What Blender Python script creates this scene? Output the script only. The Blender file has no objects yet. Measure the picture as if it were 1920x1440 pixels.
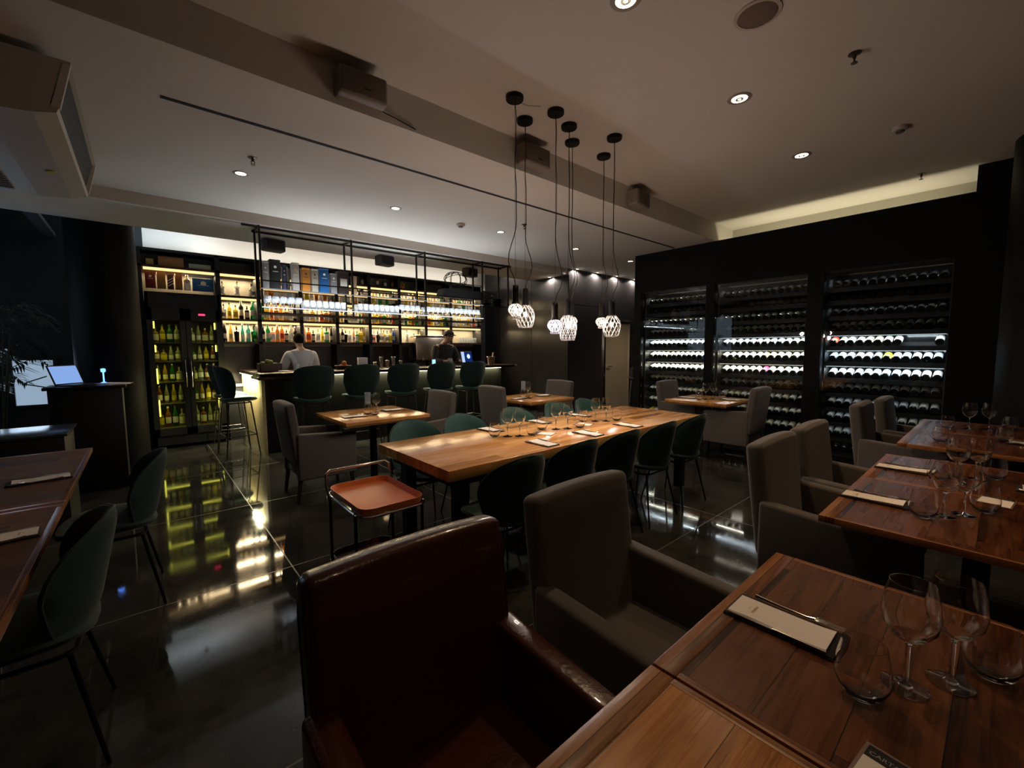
import bpy, bmesh, math, random
from math import pi, sin, cos, radians
from mathutils import Vector, Matrix, Euler
random.seed(7)
C = bpy.context.scene.collection
SC = bpy.context.scene

# ---------------------------------------------------------------- camera
cam_d = bpy.data.cameras.new('camera'); cam = bpy.data.objects.new('camera', cam_d); C.objects.link(cam)
SC.camera = cam
cam_d.sensor_fit = 'HORIZONTAL'; cam_d.sensor_width = 36.0; cam_d.lens = 799.55 / 1920 * 36.0
cam_d.clip_start = 0.02; cam_d.clip_end = 60
yaw, pit, rol = radians(49.151), radians(-4.776), radians(-0.263)
f = Vector((cos(yaw) * cos(pit), sin(yaw) * cos(pit), sin(pit)))
r = f.cross(Vector((0, 0, 1))).normalized(); u = r.cross(f)
r2 = r * cos(rol) + u * sin(rol); u2 = -r * sin(rol) + u * cos(rol)
cam.matrix_world = Matrix(((r2.x, u2.x, -f.x, 0), (r2.y, u2.y, -f.y, 0), (r2.z, u2.z, -f.z, 1.45), (0, 0, 0, 1)))

# ---------------------------------------------------------------- world and exposure
W = bpy.data.worlds.new('world'); SC.world = W; W.use_nodes = True
W.node_tree.nodes['Background'].inputs[0].default_value = (0.03, 0.05, 0.08, 1)
W.node_tree.nodes['Background'].inputs[1].default_value = 0.1
SC.view_settings.view_transform = 'Standard'; SC.view_settings.look = 'None'
SC.view_settings.gamma = 1.0; SC.view_settings.exposure = 0.0; SC.view_settings.use_curve_mapping = False

ZL, ZU, ZS = 3.04, 3.30, 2.92          # lower ceiling, upper ceiling, soffit over the bar
WARM = (1.0, 0.66, 0.38); WARM2 = (1.0, 0.76, 0.5); COOL = (0.78, 0.9, 1.0)

def lamp(name, kind, loc, power, col, size=0.05, spot=None, blend=0.5, rot=(0, 0, 0), shape=None, sy=None):
    d = bpy.data.lights.new(name, kind); d.energy = power; d.color = col
    if kind == 'SPOT':
        d.spot_size = radians(spot); d.spot_blend = blend; d.shadow_soft_size = size
    elif kind == 'POINT':
        d.shadow_soft_size = size
    elif kind == 'AREA':
        d.size = size
        if sy: d.shape = 'RECTANGLE'; d.size_y = sy
    o = bpy.data.objects.new(name, d); C.objects.link(o); o.location = loc; o.rotation_euler = rot
    return o

# ---------------------------------------------------------------- materials
MATS = {}
def mat(name, col=(0.5, 0.5, 0.5), rough=0.5, metal=0.0, emit=None, es=0.0, trans=0.0, ior=1.45, spec=0.5, coat=0.0, bump=0.0, bscale=40.0, var=0.0, vscale=6.0, sheen=0.0, alpha=1.0):
    if name in MATS: return MATS[name]
    m = bpy.data.materials.new(name); m.use_nodes = True; nt = m.node_tree; b = nt.nodes['Principled BSDF']
    b.inputs['Base Color'].default_value = (*col, 1); b.inputs['Roughness'].default_value = rough
    b.inputs['Metallic'].default_value = metal; b.inputs['IOR'].default_value = ior
    b.inputs['Specular IOR Level'].default_value = spec; b.inputs['Coat Weight'].default_value = coat
    b.inputs['Transmission Weight'].default_value = trans
    if sheen: b.inputs['Sheen Weight'].default_value = sheen; b.inputs['Sheen Roughness'].default_value = 0.4
    if emit: b.inputs['Emission Color'].default_value = (*emit, 1); b.inputs['Emission Strength'].default_value = es
    if alpha < 1: b.inputs['Alpha'].default_value = alpha
    if bump or var:
        tc = nt.nodes.new('ShaderNodeTexCoord'); n = nt.nodes.new('ShaderNodeTexNoise'); nt.links.new(tc.outputs['Object'], n.inputs['Vector'])
        n.inputs['Scale'].default_value = bscale; n.inputs['Detail'].default_value = 4
        if bump:
            bp = nt.nodes.new('ShaderNodeBump'); bp.inputs['Strength'].default_value = bump; bp.inputs['Distance'].default_value = 0.005
            nt.links.new(n.outputs['Fac'], bp.inputs['Height']); nt.links.new(bp.outputs['Normal'], b.inputs['Normal'])
        if var:
            n2 = nt.nodes.new('ShaderNodeTexNoise'); n2.inputs['Scale'].default_value = vscale; n2.inputs['Detail'].default_value = 3
            nt.links.new(tc.outputs['Object'], n2.inputs['Vector'])
            mr = nt.nodes.new('ShaderNodeMapRange'); mr.inputs[3].default_value = 1 - var; mr.inputs[4].default_value = 1 + var
            nt.links.new(n2.outputs['Fac'], mr.inputs[0])
            vm = nt.nodes.new('ShaderNodeVectorMath'); vm.operation = 'SCALE'; vm.inputs[0].default_value = col
            nt.links.new(mr.outputs[0], vm.inputs['Scale']); nt.links.new(vm.outputs[0], b.inputs['Base Color'])
    MATS[name] = m; return m

def emis(name, col, s):
    if name in MATS: return MATS[name]
    m = bpy.data.materials.new(name); m.use_nodes = True; nt = m.node_tree
    nt.nodes.remove(nt.nodes['Principled BSDF']); e = nt.nodes.new('ShaderNodeEmission')
    e.inputs[0].default_value = (*col, 1); e.inputs[1].default_value = s
    nt.links.new(e.outputs[0], nt.nodes['Material Output'].inputs[0]); MATS[name] = m; return m

def pane(name, tint=(1, 1, 1), refl=1.0, rough=0.0):
    """thin clear glass sheet: Fresnel mix of see-through and mirror"""
    if name in MATS: return MATS[name]
    m = bpy.data.materials.new(name); m.use_nodes = True; nt = m.node_tree; nt.nodes.remove(nt.nodes['Principled BSDF'])
    t = nt.nodes.new('ShaderNodeBsdfTransparent'); t.inputs[0].default_value = (*tint, 1)
    g = nt.nodes.new('ShaderNodeBsdfGlossy'); g.inputs['Roughness'].default_value = rough; g.inputs[0].default_value = (refl, refl, refl, 1)
    fr = nt.nodes.new('ShaderNodeFresnel'); fr.inputs[0].default_value = 1.45
    mx = nt.nodes.new('ShaderNodeMixShader'); nt.links.new(fr.outputs[0], mx.inputs[0]); nt.links.new(t.outputs[0], mx.inputs[1]); nt.links.new(g.outputs[0], mx.inputs[2])
    nt.links.new(mx.outputs[0], nt.nodes['Material Output'].inputs[0]); MATS[name] = m; return m

def wood(name, c1, c2, c3, pw=0.11, rough=0.28, gscale=1.0, gap=0.0018, bump=0.25, plen=1.4, figure=1.0):
    """planks running along local X, with per-plank tone, long grain and knots"""
    if name in MATS: return MATS[name]
    m = bpy.data.materials.new(name); m.use_nodes = True; nt = m.node_tree; b = nt.nodes['Principled BSDF']
    N = lambda t: nt.nodes.new('ShaderNode' + t); L = nt.links.new
    tc = N('TexCoord'); sp = N('SeparateXYZ'); L(tc.outputs['Object'], sp.inputs[0])
    def M(op, a, bb=None, cc=None):
        n = N('Math'); n.operation = op
        for i, v in enumerate((a, bb, cc)):
            if v is None: continue
            if isinstance(v, (int, float)): n.inputs[i].default_value = v
            else: L(v, n.inputs[i])
        return n.outputs[0]
    yy = M('DIVIDE', sp.outputs[1], pw); row = M('FLOOR', yy); fr = M('FRACT', yy)
    wn = N('TexWhiteNoise'); wn.noise_dimensions = '1D'; L(row, wn.inputs['W'])
    xs = M('ADD', M('DIVIDE', sp.outputs[0], plen), M('MULTIPLY', wn.outputs['Value'], 7.3)); col = M('FLOOR', xs); fx = M('FRACT', xs)
    cb = N('CombineXYZ'); L(row, cb.inputs[0]); L(col, cb.inputs[1]); wn2 = N('TexWhiteNoise'); wn2.noise_dimensions = '2D'; L(cb.outputs[0], wn2.inputs['Vector'])
    off = N('VectorMath'); off.operation = 'SCALE'; L(wn2.outputs['Color'], off.inputs[0]); off.inputs['Scale'].default_value = 9
    ad = N('VectorMath'); ad.operation = 'ADD'; L(tc.outputs['Object'], ad.inputs[0]); L(off.outputs[0], ad.inputs[1])
    mp = N('Mapping'); mp.inputs['Scale'].default_value = (2.2 * gscale, 16 * gscale, 4); L(ad.outputs[0], mp.inputs[0])
    n1 = N('TexNoise'); n1.inputs['Scale'].default_value = 1.0; n1.inputs['Detail'].default_value = 5; n1.inputs['Distortion'].default_value = 1.6 * figure; L(mp.outputs[0], n1.inputs['Vector'])
    mp2 = N('Mapping'); mp2.inputs['Scale'].default_value = (6 * gscale, 150 * gscale, 10); L(ad.outputs[0], mp2.inputs[0])
    n2 = N('TexNoise'); n2.inputs['Scale'].default_value = 1.0; n2.inputs['Detail'].default_value = 3; n2.inputs['Distortion'].default_value = 0.4; L(mp2.outputs[0], n2.inputs['Vector'])
    s = M('ADD', M('MULTIPLY', n1.outputs['Fac'], 0.75), M('MULTIPLY', wn2.outputs['Value'], 0.35)); s = M('ADD', s, M('MULTIPLY', M('SUBTRACT', n2.outputs['Fac'], 0.5), 0.6))
    rp = N('ValToRGB'); e = rp.color_ramp.elements; e[0].position = 0.3; e[0].color = (*c1, 1); e[1].position = 0.78; e[1].color = (*c3, 1)
    mid = e.new(0.52); mid.color = (*c2, 1); L(s, rp.inputs[0])
    gx = M('LESS_THAN', fx, gap / plen); gy = M('LESS_THAN', fr, gap / pw); gg = M('MAXIMUM', gx, gy)
    mx = N('Mix'); mx.data_type = 'RGBA'; L(gg, mx.inputs[0]); L(rp.outputs[0], mx.inputs[6]); mx.inputs[7].default_value = (c1[0] * .25, c1[1] * .25, c1[2] * .25, 1)
    L(mx.outputs[2], b.inputs['Base Color'])
    rr = N('MapRange'); rr.inputs[3].default_value = rough - 0.08; rr.inputs[4].default_value = rough + 0.12; L(n1.outputs['Fac'], rr.inputs[0]); L(rr.outputs[0], b.inputs['Roughness'])
    hh = M('SUBTRACT', M('MULTIPLY', n2.outputs['Fac'], 0.5), gg); bp = N('Bump'); bp.inputs['Strength'].default_value = bump; bp.inputs['Distance'].default_value = 0.002
    b.inputs['Specular IOR Level'].default_value = 0.3; L(hh, bp.inputs['Height']); L(bp.outputs[0], b.inputs['Normal'])
    MATS[name] = m; return m

def floor_mat():
    m = bpy.data.materials.new('polished_tile'); m.use_nodes = True; nt = m.node_tree; b = nt.nodes['Principled BSDF']
    N = lambda t: nt.nodes.new('ShaderNode' + t); L = nt.links.new
    tc = N('TexCoord'); mp = N('Mapping'); mp.inputs['Location'].default_value = (-0.68, -0.05, 0); L(tc.outputs['Object'], mp.inputs[0])
    br = N('TexBrick'); br.offset = 0.0; br.inputs['Scale'].default_value = 1.0; br.inputs['Brick Width'].default_value = 1.5; br.inputs['Row Height'].default_value = 1.5
    br.inputs['Mortar Size'].default_value = 0.004; br.inputs['Color1'].default_value = (0, 0, 0, 1); br.inputs['Color2'].default_value = (0, 0, 0, 1); br.inputs['Mortar'].default_value = (1, 1, 1, 1)
    L(mp.outputs[0], br.inputs[0])
    n = N('TexNoise'); n.inputs['Scale'].default_value = 2.2; n.inputs['Detail'].default_value = 6; n.inputs['Roughness'].default_value = 0.65; L(tc.outputs['Object'], n.inputs[0])
    rp = N('ValToRGB'); rp.color_ramp.elements[0].position = 0.35; rp.color_ramp.elements[0].color = (0.018, 0.018, 0.016, 1); rp.color_ramp.elements[1].position = 0.7; rp.color_ramp.elements[1].color = (0.055, 0.052, 0.045, 1); L(n.outputs['Fac'], rp.inputs[0])
    mx = N('Mix'); mx.data_type = 'RGBA'; L(br.outputs['Color'], mx.inputs[0]); L(rp.outputs[0], mx.inputs[6]); mx.inputs[7].default_value = (0.09, 0.085, 0.07, 1); L(mx.outputs[2], b.inputs['Base Color'])
    mr = N('MapRange'); mr.inputs[1].default_value = 0.3; mr.inputs[2].default_value = 0.75; mr.inputs[3].default_value = 0.02; mr.inputs[4].default_value = 0.11; L(n.outputs['Fac'], mr.inputs[0])
    ad = N('Math'); ad.operation = 'ADD'; L(mr.outputs[0], ad.inputs[0]); ml = N('Math'); ml.operation = 'MULTIPLY'; ml.inputs[1].default_value = 0.35; L(br.outputs['Fac'], ml.inputs[0]); L(ml.outputs[0], ad.inputs[1])
    L(ad.outputs[0], b.inputs['Roughness']); b.inputs['Specular IOR Level'].default_value = 0.42
    return m

M_floor = floor_mat()
M_ceil = mat('ceiling_plaster', (0.56, 0.52, 0.47), 0.85, bump=0.08, bscale=25, var=0.05, vscale=1.2)
M_black = mat('matt_black', (0.008, 0.008, 0.009), 0.55)
M_blackwall = mat('black_wall_paint', (0.003, 0.003, 0.0035), 0.6, spec=0.2)
M_gloss = mat('glossy_black_panel', (0.035, 0.033, 0.034), 0.2, spec=0.7)
M_dark = mat('dark_teal_wall', (0.009, 0.013, 0.016), 0.7)
M_metalblk = mat('black_steel', (0.012, 0.012, 0.012), 0.35, metal=0.6)
M_chrome = mat('chrome', (0.7, 0.68, 0.66), 0.15, metal=1.0)
M_steel = mat('brushed_steel', (0.5, 0.45, 0.38), 0.3, metal=1.0, bump=0.2, bscale=8)
M_grey = mat('grey_upholstery', (0.1, 0.088, 0.08), 0.85, sheen=0.3, bump=0.35, bscale=420, var=0.12, vscale=7)
M_leather = mat('brown_leather', (0.055, 0.013, 0.006), 0.27, coat=0.3, bump=0.35, bscale=55, var=0.25, vscale=9)
M_green_shaded = mat('shaded_green_velvet', (0.006, 0.024, 0.019), 0.8, sheen=0.15, var=0.15, vscale=9)  # the green velvet with shade put into its colour: stool backs, left chairs
M_green = mat('green_velvet', (0.012, 0.06, 0.05), 0.75, sheen=0.3, var=0.15, vscale=9)
M_green2 = mat('dark_green_velvet_back', (0.008, 0.028, 0.022), 0.8, sheen=0.35, var=0.15, vscale=9)
M_wA = wood('dark_plank_wood', (0.02, 0.006, 0.0025), (0.078, 0.024, 0.007), (0.15, 0.052, 0.015), pw=0.125, rough=0.26)
M_wG = wood('golden_plank_wood', (0.13, 0.042, 0.008), (0.36, 0.135, 0.03), (0.56, 0.25, 0.065), pw=0.13, rough=0.22)
M_wB = wood('border_plank_wood', (0.09, 0.03, 0.009), (0.21, 0.075, 0.022), (0.32, 0.125, 0.038), pw=0.3, rough=0.32, plen=3)
M_wL = wood('butcher_block_wood', (0.34, 0.14, 0.035), (0.62, 0.29, 0.085), (0.82, 0.46, 0.17), pw=0.09, rough=0.16, gap=0.0006, bump=0.05, plen=0.55, figure=0.5, gscale=0.8)
M_wLedge = wood('table_edge_wood', (0.12, 0.05, 0.015), (0.22, 0.1, 0.035), (0.3, 0.15, 0.05), pw=0.4, rough=0.35, gap=0, plen=4)
M_wS = wood('small_table_wood', (0.28, 0.11, 0.03), (0.5, 0.22, 0.06), (0.68, 0.35, 0.12), pw=0.12, rough=0.12, gap=0.001)
M_glass = mat('drinking_glass', (1, 1, 1), 0.0, trans=1.0, ior=1.45)
M_tglass = pane('clear_thin_glass', (0.96, 0.97, 0.97))
M_paper = mat('menu_paper', (0.85, 0.78, 0.68), 0.7)
M_cloth = mat('dark_napkin_cloth', (0.012, 0.01, 0.01), 0.8, bump=0.3, bscale=300)
M_cutlery = mat('cutlery_steel', (0.75, 0.7, 0.62), 0.18, metal=1.0)
M_ledw = emis('led_warm', (1.0, 0.66, 0.28), 2.6)
M_ledc = emis('led_cool', (0.8, 0.88, 1.0), 2.4)
M_ledy = emis('led_yellow', (0.95, 0.9, 0.1), 3.5)
M_ledbar = emis('led_bar', (1.0, 0.93, 0.6), 9.0)
M_bulb = emis('bulb_glow', (1.0, 0.86, 0.66), 6.0)
M_bulbc = emis('bulb_glow_cool', (0.9, 0.86, 1.0), 5.0)
M_down = emis('downlight_glow', (1.0, 0.84, 0.62), 9.0)
M_skin = mat('skin', (0.42, 0.24, 0.17), 0.55)

# ---------------------------------------------------------------- geometry helpers
class G:
    """collects shapes into one mesh"""
    def __init__(s): s.v = []; s.f = []; s.mi = []; s.sm = []
    def add(s, vs, fs, m=0, smooth=True, M=None):
        n = len(s.v); s.v += [(M @ Vector(p) if M else Vector(p)) for p in vs]
        for q in fs: s.f.append([i + n for i in q]); s.mi.append(m); s.sm.append(smooth)
        return s
    def frombm(s, bm, m=0, smooth=True, M=None):
        bm.verts.index_update(); s.add([v.co.copy() for v in bm.verts], [[v.index for v in q.verts] for q in bm.faces], m, smooth, M); bm.free(); return s
    def box(s, c, d, bev=0.0, m=0, seg=2, rot=None, smooth=None):
        bm = bmesh.new(); bmesh.ops.create_cube(bm, size=1.0); bmesh.ops.scale(bm, vec=d, verts=bm.verts)
        if bev: bmesh.ops.bevel(bm, geom=list(bm.edges), offset=bev, segments=seg, profile=0.5, affect='EDGES')
        R = Euler(rot).to_matrix().to_4x4() if rot else Matrix.Identity(4)
        return s.frombm(bm, m, bool(bev) if smooth is None else smooth, Matrix.Translation(c) @ R)
    def bb(s, x0, x1, y0, y1, z0, z1, bev=0.0, m=0, seg=2):
        return s.box(((x0 + x1) / 2, (y0 + y1) / 2, (z0 + z1) / 2), (abs(x1 - x0), abs(y1 - y0), abs(z1 - z0)), bev, m, seg)
    def lathe(s, prof, seg=24, c=(0, 0, 0), m=0, M=None, cap=True):
        vs = []; fs = []; n = len(prof)
        for i in range(seg):
            a = 2 * pi * i / seg
            for (rr, z) in prof: vs.append((c[0] + rr * cos(a), c[1] + rr * sin(a), c[2] + z))
        for i in range(seg):
            j = (i + 1) % seg
            for k in range(n - 1): fs.append([i * n + k, j * n + k, j * n + k + 1, i * n + k + 1])
        if cap:
            if prof[0][0] > 1e-4: fs.append([i * n for i in range(seg)][::-1])
            if prof[-1][0] > 1e-4: fs.append([i * n + n - 1 for i in range(seg)])
        return s.add(vs, fs, m, True, M)
    def tube(s, pts, rad, seg=8, m=0, closed=False, caps=True):
        pts = [Vector(p) for p in pts]; n = len(pts); rs = rad if isinstance(rad, (list, tuple)) else [rad] * n
        vs = []; fs = []; prev = None
        for i, p in enumerate(pts):
            a = pts[i - 1] if (i or closed) else p; b = pts[(i + 1) % n] if (i < n - 1 or closed) else p
            t = (b - a).normalized()
            if prev is None:
                nrm = t.orthogonal().normalized()
            else:
                nrm = prev - t * prev.dot(t)
                nrm = nrm.normalized() if nrm.length > 1e-6 else t.orthogonal().normalized()
            prev = nrm; bn = t.cross(nrm)
            for k in range(seg):
                an = 2 * pi * k / seg; vs.append(p + (nrm * cos(an) + bn * sin(an)) * rs[i])
        for i in range(n if closed else n - 1):
            j = (i + 1) % n
            for k in range(seg):
                l = (k + 1) % seg; fs.append([i * seg + k, i * seg + l, j * seg + l, j * seg + k])
        if caps and not closed:
            fs.append(list(range(seg))[::-1]); fs.append([(n - 1) * seg + k for k in range(seg)])
        return s.add(vs, fs, m)
    def cyl(s, p0, p1, rad, seg=12, m=0, r1=None): return s.tube([p0, p1], [rad, rad if r1 is None else r1], seg, m)
    def prism(s, poly, axis, a, b, m=0, smooth=False):
        """poly: 2D outline swept along axis 0/1/2 from a to b"""
        n = len(poly)
        def P(q, t):
            return {0: (t, q[0], q[1]), 1: (q[0], t, q[1]), 2: (q[0], q[1], t)}[axis]
        vs = [P(q, a) for q in poly] + [P(q, b) for q in poly]
        fs = [[i, (i + 1) % n, n + (i + 1) % n, n + i] for i in range(n)] + [list(range(n))[::-1], list(range(n, 2 * n))]
        return s.add(vs, fs, m, smooth)
    def ball(s, c, rr, m=0, seg=16, ring=10, sc=(1, 1, 1)):
        bm = bmesh.new(); bmesh.ops.create_uvsphere(bm, u_segments=seg, v_segments=ring, radius=rr)
        return s.frombm(bm, m, True, Matrix.Translation(c) @ Matrix.Diagonal((*sc, 1)))
    def mesh(s, name, mats):
        me = bpy.data.meshes.new(name); me.from_pydata([tuple(v) for v in s.v], [], s.f)
        for x in (mats if isinstance(mats, (list, tuple)) else [mats]): me.materials.append(x)
        me.polygons.foreach_set('material_index', s.mi); me.polygons.foreach_set('use_smooth', s.sm)
        me.update(); bm = bmesh.new(); bm.from_mesh(me); bmesh.ops.recalc_face_normals(bm, faces=bm.faces)
        for e in bm.edges:
            if len(e.link_faces) == 2 and e.calc_face_angle(0) > radians(38): e.smooth = False
        bm.to_mesh(me); bm.free(); return me
    def obj(s, name, mats, parent=None, loc=(0, 0, 0), rz=0):
        o = bpy.data.objects.new(name, s.mesh(name, mats)); C.objects.link(o); o.location = loc; o.rotation_euler = (0, 0, rz)
        if parent: o.parent = parent
        return o

def tag(o, label=None, cat=None, group=None, kind=None):
    if label: o['label'] = label
    if cat: o['category'] = cat
    if group: o['group'] = group
    if kind: o['kind'] = kind
    return o
def thing(name, label, cat, loc=(0, 0, 0), rz=0, group=None):
    o = bpy.data.objects.new(name, None); C.objects.link(o); o.location = loc; o.rotation_euler = (0, 0, rz); o.empty_display_size = 0.1
    return tag(o, label, cat, group)
def struct(name, g, m): return tag(g.obj(name, m), kind='structure')
def dup(root, loc, rz=0, label=None, group=None, sc=None, rot=None):
    c = root.copy(); C.objects.link(c); c.location = loc; c.rotation_euler = rot or (0, 0, rz)
    if sc: c.scale = (sc, sc, sc)
    for ch in list(root.children):
        k = ch.copy(); C.objects.link(k); k.parent = c
        for g2 in list(ch.children):
            q = g2.copy(); C.objects.link(q); q.parent = k
    if label: c['label'] = label
    if group: c['group'] = group
    return c
class Proto:
    """first placement uses the object itself, later ones are copies"""
    def __init__(s, o): s.o = o; s.used = False
    def put(s, loc, rz=0, label=None, group=None, sc=None, rot=None):
        if s.used: return dup(s.o, loc, rz, label, group, sc, rot)
        s.used = True; s.o.location = loc; s.o.rotation_euler = rot or (0, 0, rz)
        if sc: s.o.scale = (sc, sc, sc)
        if label: s.o['label'] = label
        if group: s.o['group'] = group
        return s.o

def ring_pts(cx, cy, z, hx, hy, rr, n=6):
    out = []
    for (sx, sy, a0) in ((1, 1, 0), (-1, 1, pi / 2), (-1, -1, pi), (1, -1, 3 * pi / 2)):
        for i in range(n + 1):
            a = a0 + pi / 2 * i / n; out.append((cx + sx * (hx - rr) + rr * cos(a), cy + sy * (hy - rr) + rr * sin(a), z))
    return out

# ================================================================ the room
g = G(); g.bb(-2.2, 9.9, -2.2, 9.2, -0.1, 0); struct('floor', g, M_floor)
g = G(); g.prism([(-2.2, ZU), (2.95, ZU), (2.95, ZL), (5.85, ZL), (5.85, ZS), (6.9, ZS), (6.9, ZU), (9.2, ZU), (9.2, 3.6), (-2.2, 3.6)], 0, -2.2, 9.9); struct('ceiling', g, M_ceil)
g = G(); g.bb(-2.2, 6.55, 8.6, 8.7, 0, ZU); struct('wall_back', g, M_dark)
g = G(); g.bb(0.1, 6.55, 8.585, 8.6, 2.88, ZU); struct('added_pale_strip', g, mat('recess_brightening_pale', (0.5, 0.48, 0.44), 0.8))  # pale strip added over the dark wall to brighten the ceiling recess
g = G(); g.bb(-2.2, -2.1, -2.2, 8.6, 0, ZU); struct('wall_left', g, M_blackwall)
g = G(); g.bb(-2.1, 9.9, -2.2, -2.1, 0, ZU); struct('wall_front', g, mat('warm_plaster_wall', (0.16, 0.12, 0.09), 0.8))
BAYS = [(3.07, 4.2), (1.745, 2.94), (0.417, 1.566)]
g = G()
g.bb(6.6, 6.72, 0.30, 4.33, 2.40, ZL); g.bb(6.6, 6.72, 0.30, 4.33, 0, 0.07)
for a, b in ((4.2, 4.33), (2.94, 3.07), (1.566, 1.745), (0.30, 0.417)): g.bb(6.6, 6.72, a, b, 0.07, 2.40)
g.bb(6.72, 7.2, 4.27, 4.33, 0, ZL); g.bb(6.6, 7.3, -2.1, 0.30, 0, ZU)
g.bb(6.72, 7.2, 0.30, 4.27, 2.42, 2.5); struct('wall_right', g, M_blackwall)
g = G(); g.bb(7.2, 7.3, 0.30, 4.33, 0, ZL); g.bb(7.2, 7.3, 0.30, 2.95, ZL, ZU); struct('wall_right_outer', g, mat('pale_cove_plaster', (0.5, 0.47, 0.38), 0.85, var=0.12, vscale=2.5))
g = G(); g.bb(9.8, 9.9, -2.1, 5.83, 0, ZL); struct('wall_far_end', g, M_blackwall)
# glossy black block right of the bar, its panels split by thin joints
g = G(); g.bb(6.57, 9.9, 5.85, 9.2, 0, 2.91); g.bb(6.57, 9.9, 6.92, 9.2, 2.91, ZU)
for a, b in ((5.83, 6.9), (6.91, 8.0), (8.01, 8.6)):
    for c, d in ((0.0, 2.33), (2.34, 2.915 if a < 6.9 else ZU)): g.bb(6.55, 6.57, a, b, c, d)
for a, b in ((6.55, 7.70), (8.73, 9.8)):
    for c, d in ((0.0, 2.33), (2.34, ZL)): g.bb(a, b, 5.83, 5.85, c, d)
g.bb(7.70, 8.73, 5.83, 5.85, 2.06, ZL); struct('wall_panelled', g, M_gloss)
g = G(); g.bb(7.76, 8.67, 5.82, 5.85, 0, 2.0); d1 = struct('door_1', g, mat('door_steel', (0.6, 0.53, 0.4), 0.4, metal=0.3, bump=0.3, bscale=3))
g = G(); g.bb(7.70, 7.76, 5.80, 5.85, 0, 2.06); g.bb(8.67, 8.73, 5.80, 5.85, 0, 2.06); g.bb(7.76, 8.67, 5.80, 5.85, 2.0, 2.06); g.obj('door_frame', M_chrome, d1)
g = G(); g.cyl((7.83, 5.79, 1.04), (7.97, 5.79, 1.04), 0.012); g.cyl((7.83, 5.79, 1.04), (7.83, 5.82, 1.04), 0.012); g.obj('door_handle', M_chrome, d1)
# recessed black slot, window track, bluish lit window behind the plants
g = G(); g.bb(0.18, 6.55, 3.56, 3.595, ZL - 0.003, ZL + 0.02); struct('trim_1', g, mat('slot_black', (0.004, 0.002, 0.002), 0.9))
g = G(); g.bb(-0.9, -0.8, 5.2, 8.6, ZL - 0.05, ZL); g.bb(-0.93, -0.9, 5.2, 8.6, ZL - 0.03, ZL); struct('trim_2', g, mat('grey_track', (0.07, 0.08, 0.09), 0.4))
g = G(); g.bb(-1.3, -0.93, 8.56, 8.59, 0.72, 1.32); w1 = struct('window_1', g, emis('window_glow', (0.5, 0.68, 0.9), 0.55))
g = G()
for a, b in ((-1.35, -1.3), (-0.93, -0.9)): g.bb(a, b, 8.52, 8.6, 0.68, 1.36)
g.bb(-1.3, -0.93, 8.52, 8.6, 0.68, 0.72); g.bb(-1.3, -0.93, 8.52, 8.6, 1.32, 1.36); g.tube([(-1.2, 8.54, 1.0), (-0.95, 8.54, 0.93)], 0.008, 6); g.tube([(-1.2, 8.54, 1.02), (-1.0, 8.54, 1.1)], 0.008, 6)
g.obj('window_frame', M_black, w1)
g = G(); g.bb(-2.1, -2.08, 2.0, 8.0, 0.4, 2.8); w2 = struct('window_2', g, mat('night_glass', (0.01, 0.014, 0.018), 0.05, spec=0.8))
g = G()
for y in (2.0, 3.5, 5.0, 6.5, 8.0): g.bb(-2.1, -2.04, y - 0.04, y + 0.04, 0.36, 2.84)
g.bb(-2.1, -2.04, 1.96, 8.04, 0.34, 0.4); g.bb(-2.1, -2.04, 1.96, 8.04, 2.8, 2.86); g.obj('window_frame', M_black, w2)
g = G(); g.bb(-2.2, -0.9, 8.56, 8.6, 0, 0.12); struct('baseboard_back', g, M_black)

# round columns
g = G(); g.lathe([(0.315, 0), (0.315, ZL)], 64); tag(g.obj('column', M_blackwall, loc=(-0.30, 7.22, 0)), 'thick round black column between the host stand and the bar fridge', 'column')
g = G(); g.lathe([(0.42, 0), (0.42, ZU)], 64); tag(g.obj('column', M_blackwall, loc=(6.15, -0.36, 0)), 'round black column at the right end of the wine wall', 'column')

# ================================================================ ceiling fittings and lights
def make_down(rad):
    t = thing('ceiling_light', 'x', 'ceiling light')
    G().lathe([(rad * 0.78, -0.004), (rad, -0.006), (rad * 1.18, -0.002), (rad * 1.2, 0.0)], 32, cap=False).obj('trim_ring', mat('ring_grey', (0.25, 0.2, 0.16), 0.5), t)
    G().lathe([(0.0, -0.003), (rad * 0.78, -0.003), (rad * 0.8, -0.001)], 32, cap=False).obj('lens', M_down, t)
    g = G(); g.lathe([(0.012, -0.008), (rad * 0.4, -0.008), (rad * 0.4, -0.003)], 20, cap=False); g.obj('reflector', mat('reflector_metal', (0.6, 0.55, 0.45), 0.3, metal=1.0), t); return t
dU = Proto(make_down(0.07)); dL = Proto(make_down(0.055))
grpU, grpL = 'downlights in the high ceiling', 'downlights in the low ceiling before the bar'
UP = [((2.06, 1.44), 'round downlight cut by the top edge of the photo'), ((3.48, 1.415), 'round glowing downlight in the high ceiling, right of the ceiling speaker'), ((4.94, 1.41), 'round downlight in the high ceiling nearest the wine wall'), ((0.62, 1.44), None)][:3]
for (x, y), lb in UP:
    if lb: dU.put((x, y, ZU), 0, lb, grpU)
    lamp('spot', 'SPOT', (x, y, ZU - 0.03), 40, WARM, 0.045, 108, 0.7)
lamp('spot', 'SPOT', (0.62, -0.35, ZU - 0.03), 15, WARM, 0.05, 100, 0.8)
lamp('spot', 'SPOT', (-1.0, 2.6, ZU - 0.03), 22, WARM, 0.05, 34, 0.8)  # spot without fitting, added to warm the left edge tables
lamp('spot', 'SPOT', (2.9, -0.6, ZU - 0.03), 46, WARM, 0.05, 90, 0.8)
lamp('spot', 'SPOT', (8.2, 4.8, ZL - 0.03), 60, WARM2, 0.04, 100, 0.8)  # spot without fitting, added to brighten the steel door
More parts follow.
